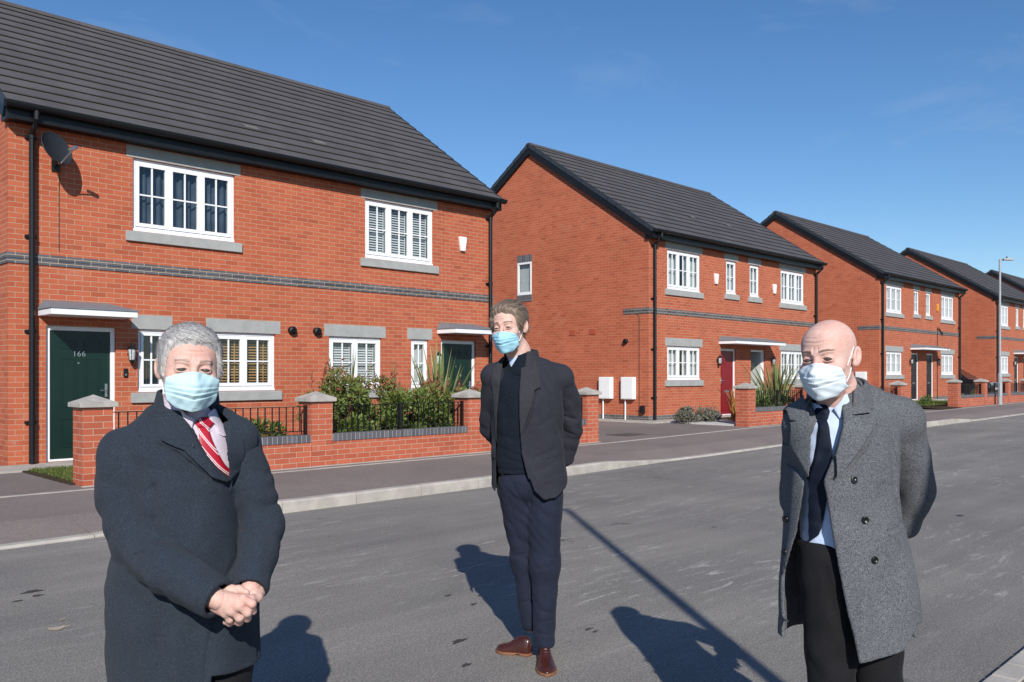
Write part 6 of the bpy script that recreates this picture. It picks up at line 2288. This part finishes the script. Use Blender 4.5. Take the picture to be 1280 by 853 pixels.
# ================= bald man in the tweed coat (right) =================
C_ = Man(1062, 396, '')
C_.set_head(1036, 447, -.05, R(-43), R(3), R(-5), .985, 1.03)
def build_right():
    mn = C_; pt = mn.pt
    parts = []
    sp, bb = build_head(mn, None, None, None, None, None, None, None, ears=(1, 1), jowl=.004,
                        neck=dict(zb=pt(0, 528)[2], mid=pt(1046, 490, .0), base=pt(1052, 525, .02), r=[.055, .058, .080]), squint=.0052, frown=1.4)
    parts.append(sp)
    S1, E1, W1 = pt(1004, 532, .02), pt(997, 625, .12), pt(1050, 668, .22)
    S2, E2, W2 = pt(1124, 526, .03), pt(1140, 612, .14), pt(1100, 662, .24)
    hz = pt(0, 690)[2]
    rows = [mn.row(515, 1030, 1076, .03, .07, .02), mn.row(530, 1005, 1105, .05, .09, .02), mn.row(570, 1002, 1110, .07, .10, .02), mn.row(640, 1006, 1112, .07, .10, .02), mn.row(690, 1004, 1112, .08, .10, .01)]
    H1, K1, A1 = pt(1035, 700, -.01), (pt(1036, 0)[0], -.03, .40), (pt(1038, 0)[0], .0, .10)
    H2, K2, A2 = pt(1088, 700, .0), (pt(1097, 0)[0], -.02, .40), (pt(1098, 0)[0], .02, .10)
    def fbody(P):
        F = loft(P, rows)
        F = smin(F, chain(P, [pt(1055, 515, .03), S1], [.05, .045]), .03)
        F = smin(F, chain(P, [pt(1055, 515, .03), S2], [.05, .045]), .03)
        F = arm_back(F, P, [S1, E1, W1], [.045, .036, .024])
        F = arm_back(F, P, [S2, E2, W2], [.045, .036, .024])
        F = smin(F, chain(P, [H1, K1, A1], [.07, .05, .035]), .02)
        F = smin(F, chain(P, [H2, K2, A2], [.07, .05, .035]), .02)
        return F
    parts.append(sdf_verts(fbody, (-.30, .34, -.20, .34, .08, 1.36), .010))
    for sx, W, d in ((1, W1, unit(E1, W1)), (-1, W2, unit(E2, W2))):
        hd = relaxed_hand(W, (d[0], d[1] * .5, d[2] - .5), (0, 1, .1), sx, curl=1.1)
        parts.append(sdf_verts(hand_parts(hd), bbox_of(hd), .0022))
    root = mesh_from('person', parts, M['skin_r'])
    root.location = (mn.loc[0], mn.loc[1], .0); root.rotation_euler.z = R(-45)
    tag(root, 'bald man in a grey tweed overcoat over a blue shirt and dark tie', 'person')
    dress_head(mn, root, bb, None, M['stubble'], M['brow_brown'], M['mask_white'],
               dict(poly=[(-.067, -.030), (-.045, -.018), (-.018, -.009), (0, -.007), (.018, -.009), (.045, -.018), (.067, -.030), (.069, -.058), (.066, -.092), (.040, -.116), (0, -.126), (-.040, -.116), (-.066, -.092), (-.069, -.058)],
                    ztop=-.028, zbot=-.078, ph=.3, wr=.0009), (1, 1), .004, (-1, 1), h=.0026)
    V = -.11
    # ---- shirt, tie
    cr_ = [mn.row(498, 1030, 1062, .045, .07, .01), mn.row(512, 1018, 1078, .07, .09, .01), mn.row(530, 1004, 1100, .095, .10, .01), mn.row(570, 1002, 1108, .115, .11, .01), mn.row(620, 1004, 1110, .112, .11, .01), mn.row(684, 1002, 1112, .112, .11, .01)]
    sf = [mn.seg(1035, 560, 1022, 600, .012, .003), mn.seg(1036, 640, 1026, 660, .010, .004), mn.seg(1010, 650, 1004, 668, .010, .003), mn.seg(1040, 655, 1028, 672, .008, .004)]
    def chest(P): return loft(P, cr_, 2.2) + crease(P, sf, .02) + ripple(P, 71, .07, .002)
    sh = sdf_obj('shirt', lambda P: chest(P), (pt(990, 0)[0], pt(1120, 0)[0], -.15, .13, pt(0, 683)[2], pt(0, 496)[2]), .0040, M['shirt_blue'], root)
    def neckcone(P):
        N = cap(P, pt(1040, 486, .0), pt(1048, 520, -.0), .060, .076)
        return smin(N, chest(P), .01)
    cl = mn.xz([(1016, 490), (1022, 500), (1034, 510), (1028, 528), (1016, 522), (1008, 505)], -.08)
    cr = mn.xz([(1067, 470), (1062, 488), (1052, 502), (1044, 511), (1050, 524), (1064, 516), (1078, 496), (1080, 478)], -.08)
    for c_ in (cl, cr):
        sdf_obj('shirt_collar', overlay(c_, neckcone, -.001, .0050, .04), (pt(1000, 0)[0], pt(1090, 0)[0], -.16, .06, pt(0, 532, -.09)[2], pt(0, 464)[2]), .0024, M['shirt_blue'], sh)
    for yy in (560, 590, 620, 650):
        pass
    tp = mn.xz([(1028, 506), (1045, 507), (1046, 515), (1041, 528), (1043, 560), (1040, 600), (1035, 650), (1030, 672), (1018, 684), (1011, 670), (1014, 640), (1020, 600), (1027, 560), (1031, 530), (1027, 516)], -.11)
    def tie(P):
        F = chest(P)
        kx, _, kz = pt(1036.5, 514, -.10)
        kn = .010 * np.exp(-((P[0] - kx) ** 2 + (P[2] - kz) ** 2) / .014 ** 2) - .004 * np.exp(-((P[2] - kz + .030) / .004) ** 2)
        return smax(np.maximum(F - .009 - kn, -(F + .002)), np.maximum(poly2(P[0], P[2], tp), P[1] + .02), .004)
    sdf_obj('tie', tie, (pt(1004, 0)[0], pt(1052, 0)[0], -.16, -.01, pt(0, 690, -.11)[2], pt(0, 500)[2]), .0024, M['tie_navy'], root)
    # ---- trousers
    pf = [mn.seg(1030, 700, 1045, 780, .012, .004), mn.seg(1012, 700, 1020, 840, .012, -.003), mn.seg(1050, 720, 1058, 850, .012, -.003)]
    def trous(P):
        F = ell(P, ((H1[0] + H2[0]) / 2, .01, hz), (.158, .118, .11))
        F = smin(F, chain(P, [H1, K1, A1], [.094, .066, .062], .03), .005)
        F = smin(F, chain(P, [H2, K2, A2], [.092, .066, .062], .03), .005)
        F = F + crease(P, pf, .0) + ripple(P, 81, .12, .003) + wrinkle(P, 83, .09, .0035)
        F = smax(F, P[2] - pt(0, 674)[2], .003)
        return smax(F, .07 - P[2], .003)
    tr = sdf_obj('trousers', trous, (-.24, .24, -.17, .16, .05, pt(0, 670)[2]), .006, M['trouser_black'], root)
    # ---- coat
    kr = [mn.row(500, 1024, 1090, .06, .10, .02), mn.row(512, 1002, 1112, .10, .12, .02), mn.row(530, 992, 1122, .125, .13, .01), mn.row(565, 989, 1120, .143, .135, .01), mn.row(610, 986, 1118, .145, .135, .01), mn.row(660, 983, 1126, .148, .14, .01),
          mn.row(720, 979, 1141, .158, .15, .01), mn.row(780, 978, 1148, .165, .155, .01), mn.row(835, 978, 1150, .168, .16, .01)]
    kf = [mn.seg(1113, 545, 1120, 620, .010, .010), mn.seg(1120, 620, 1134, 668, .010, .009), mn.seg(1098, 600, 1104, 640, .02, .004), mn.seg(1072, 560, 1064, 600, .02, .004), mn.seg(1085, 640, 1092, 800, .03, .004), mn.seg(1112, 680, 1124, 800, .025, .005),
          mn.seg(1064, 700, 1074, 810, .02, -.004), mn.seg(1102, 664, 1134, 658, .0045, .007), mn.seg(1102, 667, 1134, 661, .006, -.004), mn.seg(1066, 572, 1092, 556, .003, .003),
          mn.seg(990, 560, 986, 640, .012, .005), mn.seg(983, 680, 980, 770, .012, .004)]
    ed = [mn.seg(1064, 526, 1097, 523, .005, .010), mn.seg(1098, 524, 1080, 554, .0055, .010), mn.seg(1083, 550, 1060, 580, .0055, .010), mn.seg(1063, 577, 1030, 606, .0055, .010), mn.seg(986, 536, 995, 562, .0055, .009), mn.seg(994, 558, 1010, 602, .0055, .009)]
    def kt(P, e=True):
        F = loft(P, kr, 2.3)
        F = smin(F, cap(P, pt(1052, 505, .03), S1, .072, .062), .035)
        F = smin(F, cap(P, pt(1062, 503, .03), S2, .074, .072), .035)
        return F + crease(P, kf + (ed if e else []), .03) + ripple(P, 91, .15, .003, .35) + wrinkle(P, 95, .13, .0026, .5) + .003 * np.sin(P[0] * 34 + 1.2 * np.sin(P[2] * 5)) * np.clip((.85 - P[2]) / .3, 0, 1)
    op = mn.xz([(1026, 470), (1020, 500), (1016, 550), (1012, 596), (1004, 672), (991, 737), (987, 770), (996, 786), (992, 850), (1080, 850), (1067, 826), (1060, 790), (1053, 759), (1044, 708), (1037, 661), (1029, 601), (1040, 572), (1055, 530), (1062, 500), (1067, 470)], V)
    def hem(P):
        xs_ = [pt(q, 0, -.12)[0] for q in (975, 984, 996, 1060, 1067, 1100, 1126, 1150)]
        zs_ = [pt(0, q, -.12)[2] for q in (770, 800, 788, 800, 826, 818, 811, 782)]
        zb = np.interp(P[0], xs_, zs_)
        back = pt(0, 786, .1)[2]
        return np.where(P[1] < 0, zb, back) - P[2]
    def coat(P):
        T = kt(P)
        s_ = np.maximum(T, -(T + .013))
        s_ = np.maximum(s_, hem(P))
        s_ = smax(s_, -np.maximum(poly2(P[0], P[2], op), P[1] - .0), .006)
        s_ = np.maximum(s_, -cap(P, pt(1044, 460, .0), pt(1050, 520, .02), .064, .076))
        a1 = sleeve(P, [S1, E1, W1], [.062, .058, .046], 93, amp=.003, pitch=.045, ring=.001)
        a2 = sleeve(P, [S2, pt(1133, 570, .08), E2, pt(1126, 650, .20), W2], [.074, .071, .070, .062, .050], 94, amp=.003, ei=2, pitch=.045, ring=.001)
        return smin(smin(s_, a1, .010), a2, .010)
    ct = sdf_obj('overcoat', coat, (-.30, .36, -.22, .33, pt(0, 835, -.12)[2], pt(0, 468)[2]), .0040, M['tweed'], root, sm=4)
    lr = mn.xz([(1068, 464), (1062, 490), (1055, 525), (1042, 565), (1028.5, 602), (1040, 596), (1060, 574), (1078, 550), (1090, 532), (1094, 524), (1084, 522), (1066, 519), (1092, 516), (1093, 500), (1086, 482), (1078, 468)], V)
    ll = mn.xz([(1024, 482), (1019, 510), (1016, 550), (1012, 598), (1004, 578), (996, 556), (989, 534), (1000, 530), (1004, 528), (990, 526), (1002, 508), (1014, 494)], V)
    sdf_obj('lapel', overlay(lr, lambda P: kt(P, False), -.002, .016, .06), (pt(1024, 0)[0], pt(1100, 0)[0], -.22, .07, pt(0, 606, V)[2], pt(0, 460)[2]), .0026, M['tweed'], ct, sm=1)
    sdf_obj('lapel', overlay(ll, lambda P: kt(P, False), -.002, .016, .04), (pt(983, 0)[0], pt(1030, 0)[0], -.22, .05, pt(0, 602, V)[2], pt(0, 478)[2]), .0026, M['tweed'], ct, sm=1)
    def ccol(P):
        N = cap(P, pt(1044, 466, .012), pt(1052, 520, .02), .078, .104)
        top = P[2] - (pt(0, 482)[2] + .20 * P[1] + .30 * np.clip(P[0] - pt(1056, 0)[0], 0, .06))
        fr = np.maximum(poly2(P[0], P[2], mn.xz([(1008, 450), (1012, 492), (1018, 560), (1052, 560), (1062, 500), (1066, 450)], -.05)), P[1] - .01)
        return np.maximum(smax(smax(np.abs(N) - .0065, top, .004), pt(0, 512)[2] - P[2], .003), -fr)
    sdf_obj('collar', ccol, (-.22, .14, -.12, .17, pt(0, 516)[2], pt(0, 446)[2]), .0034, M['tweed'], ct)
    sf_ = surf_of(kt)
    for bx, by in ((1068, 600), (1081, 650), (1092.6, 700), (990, 605), (982.5, 649), (981, 690)):
        disc_button(mn, ct, bx, by, sf_, .0115)
    shoe(None, (A1[0], .09), (A1[0] - .05, -.20), M['leather_black'], parent=root, z=.034)
    shoe(None, (A2[0], .10), (A2[0] + .04, -.18), M['leather_black'], parent=root, z=.034)
    return root
build_right()
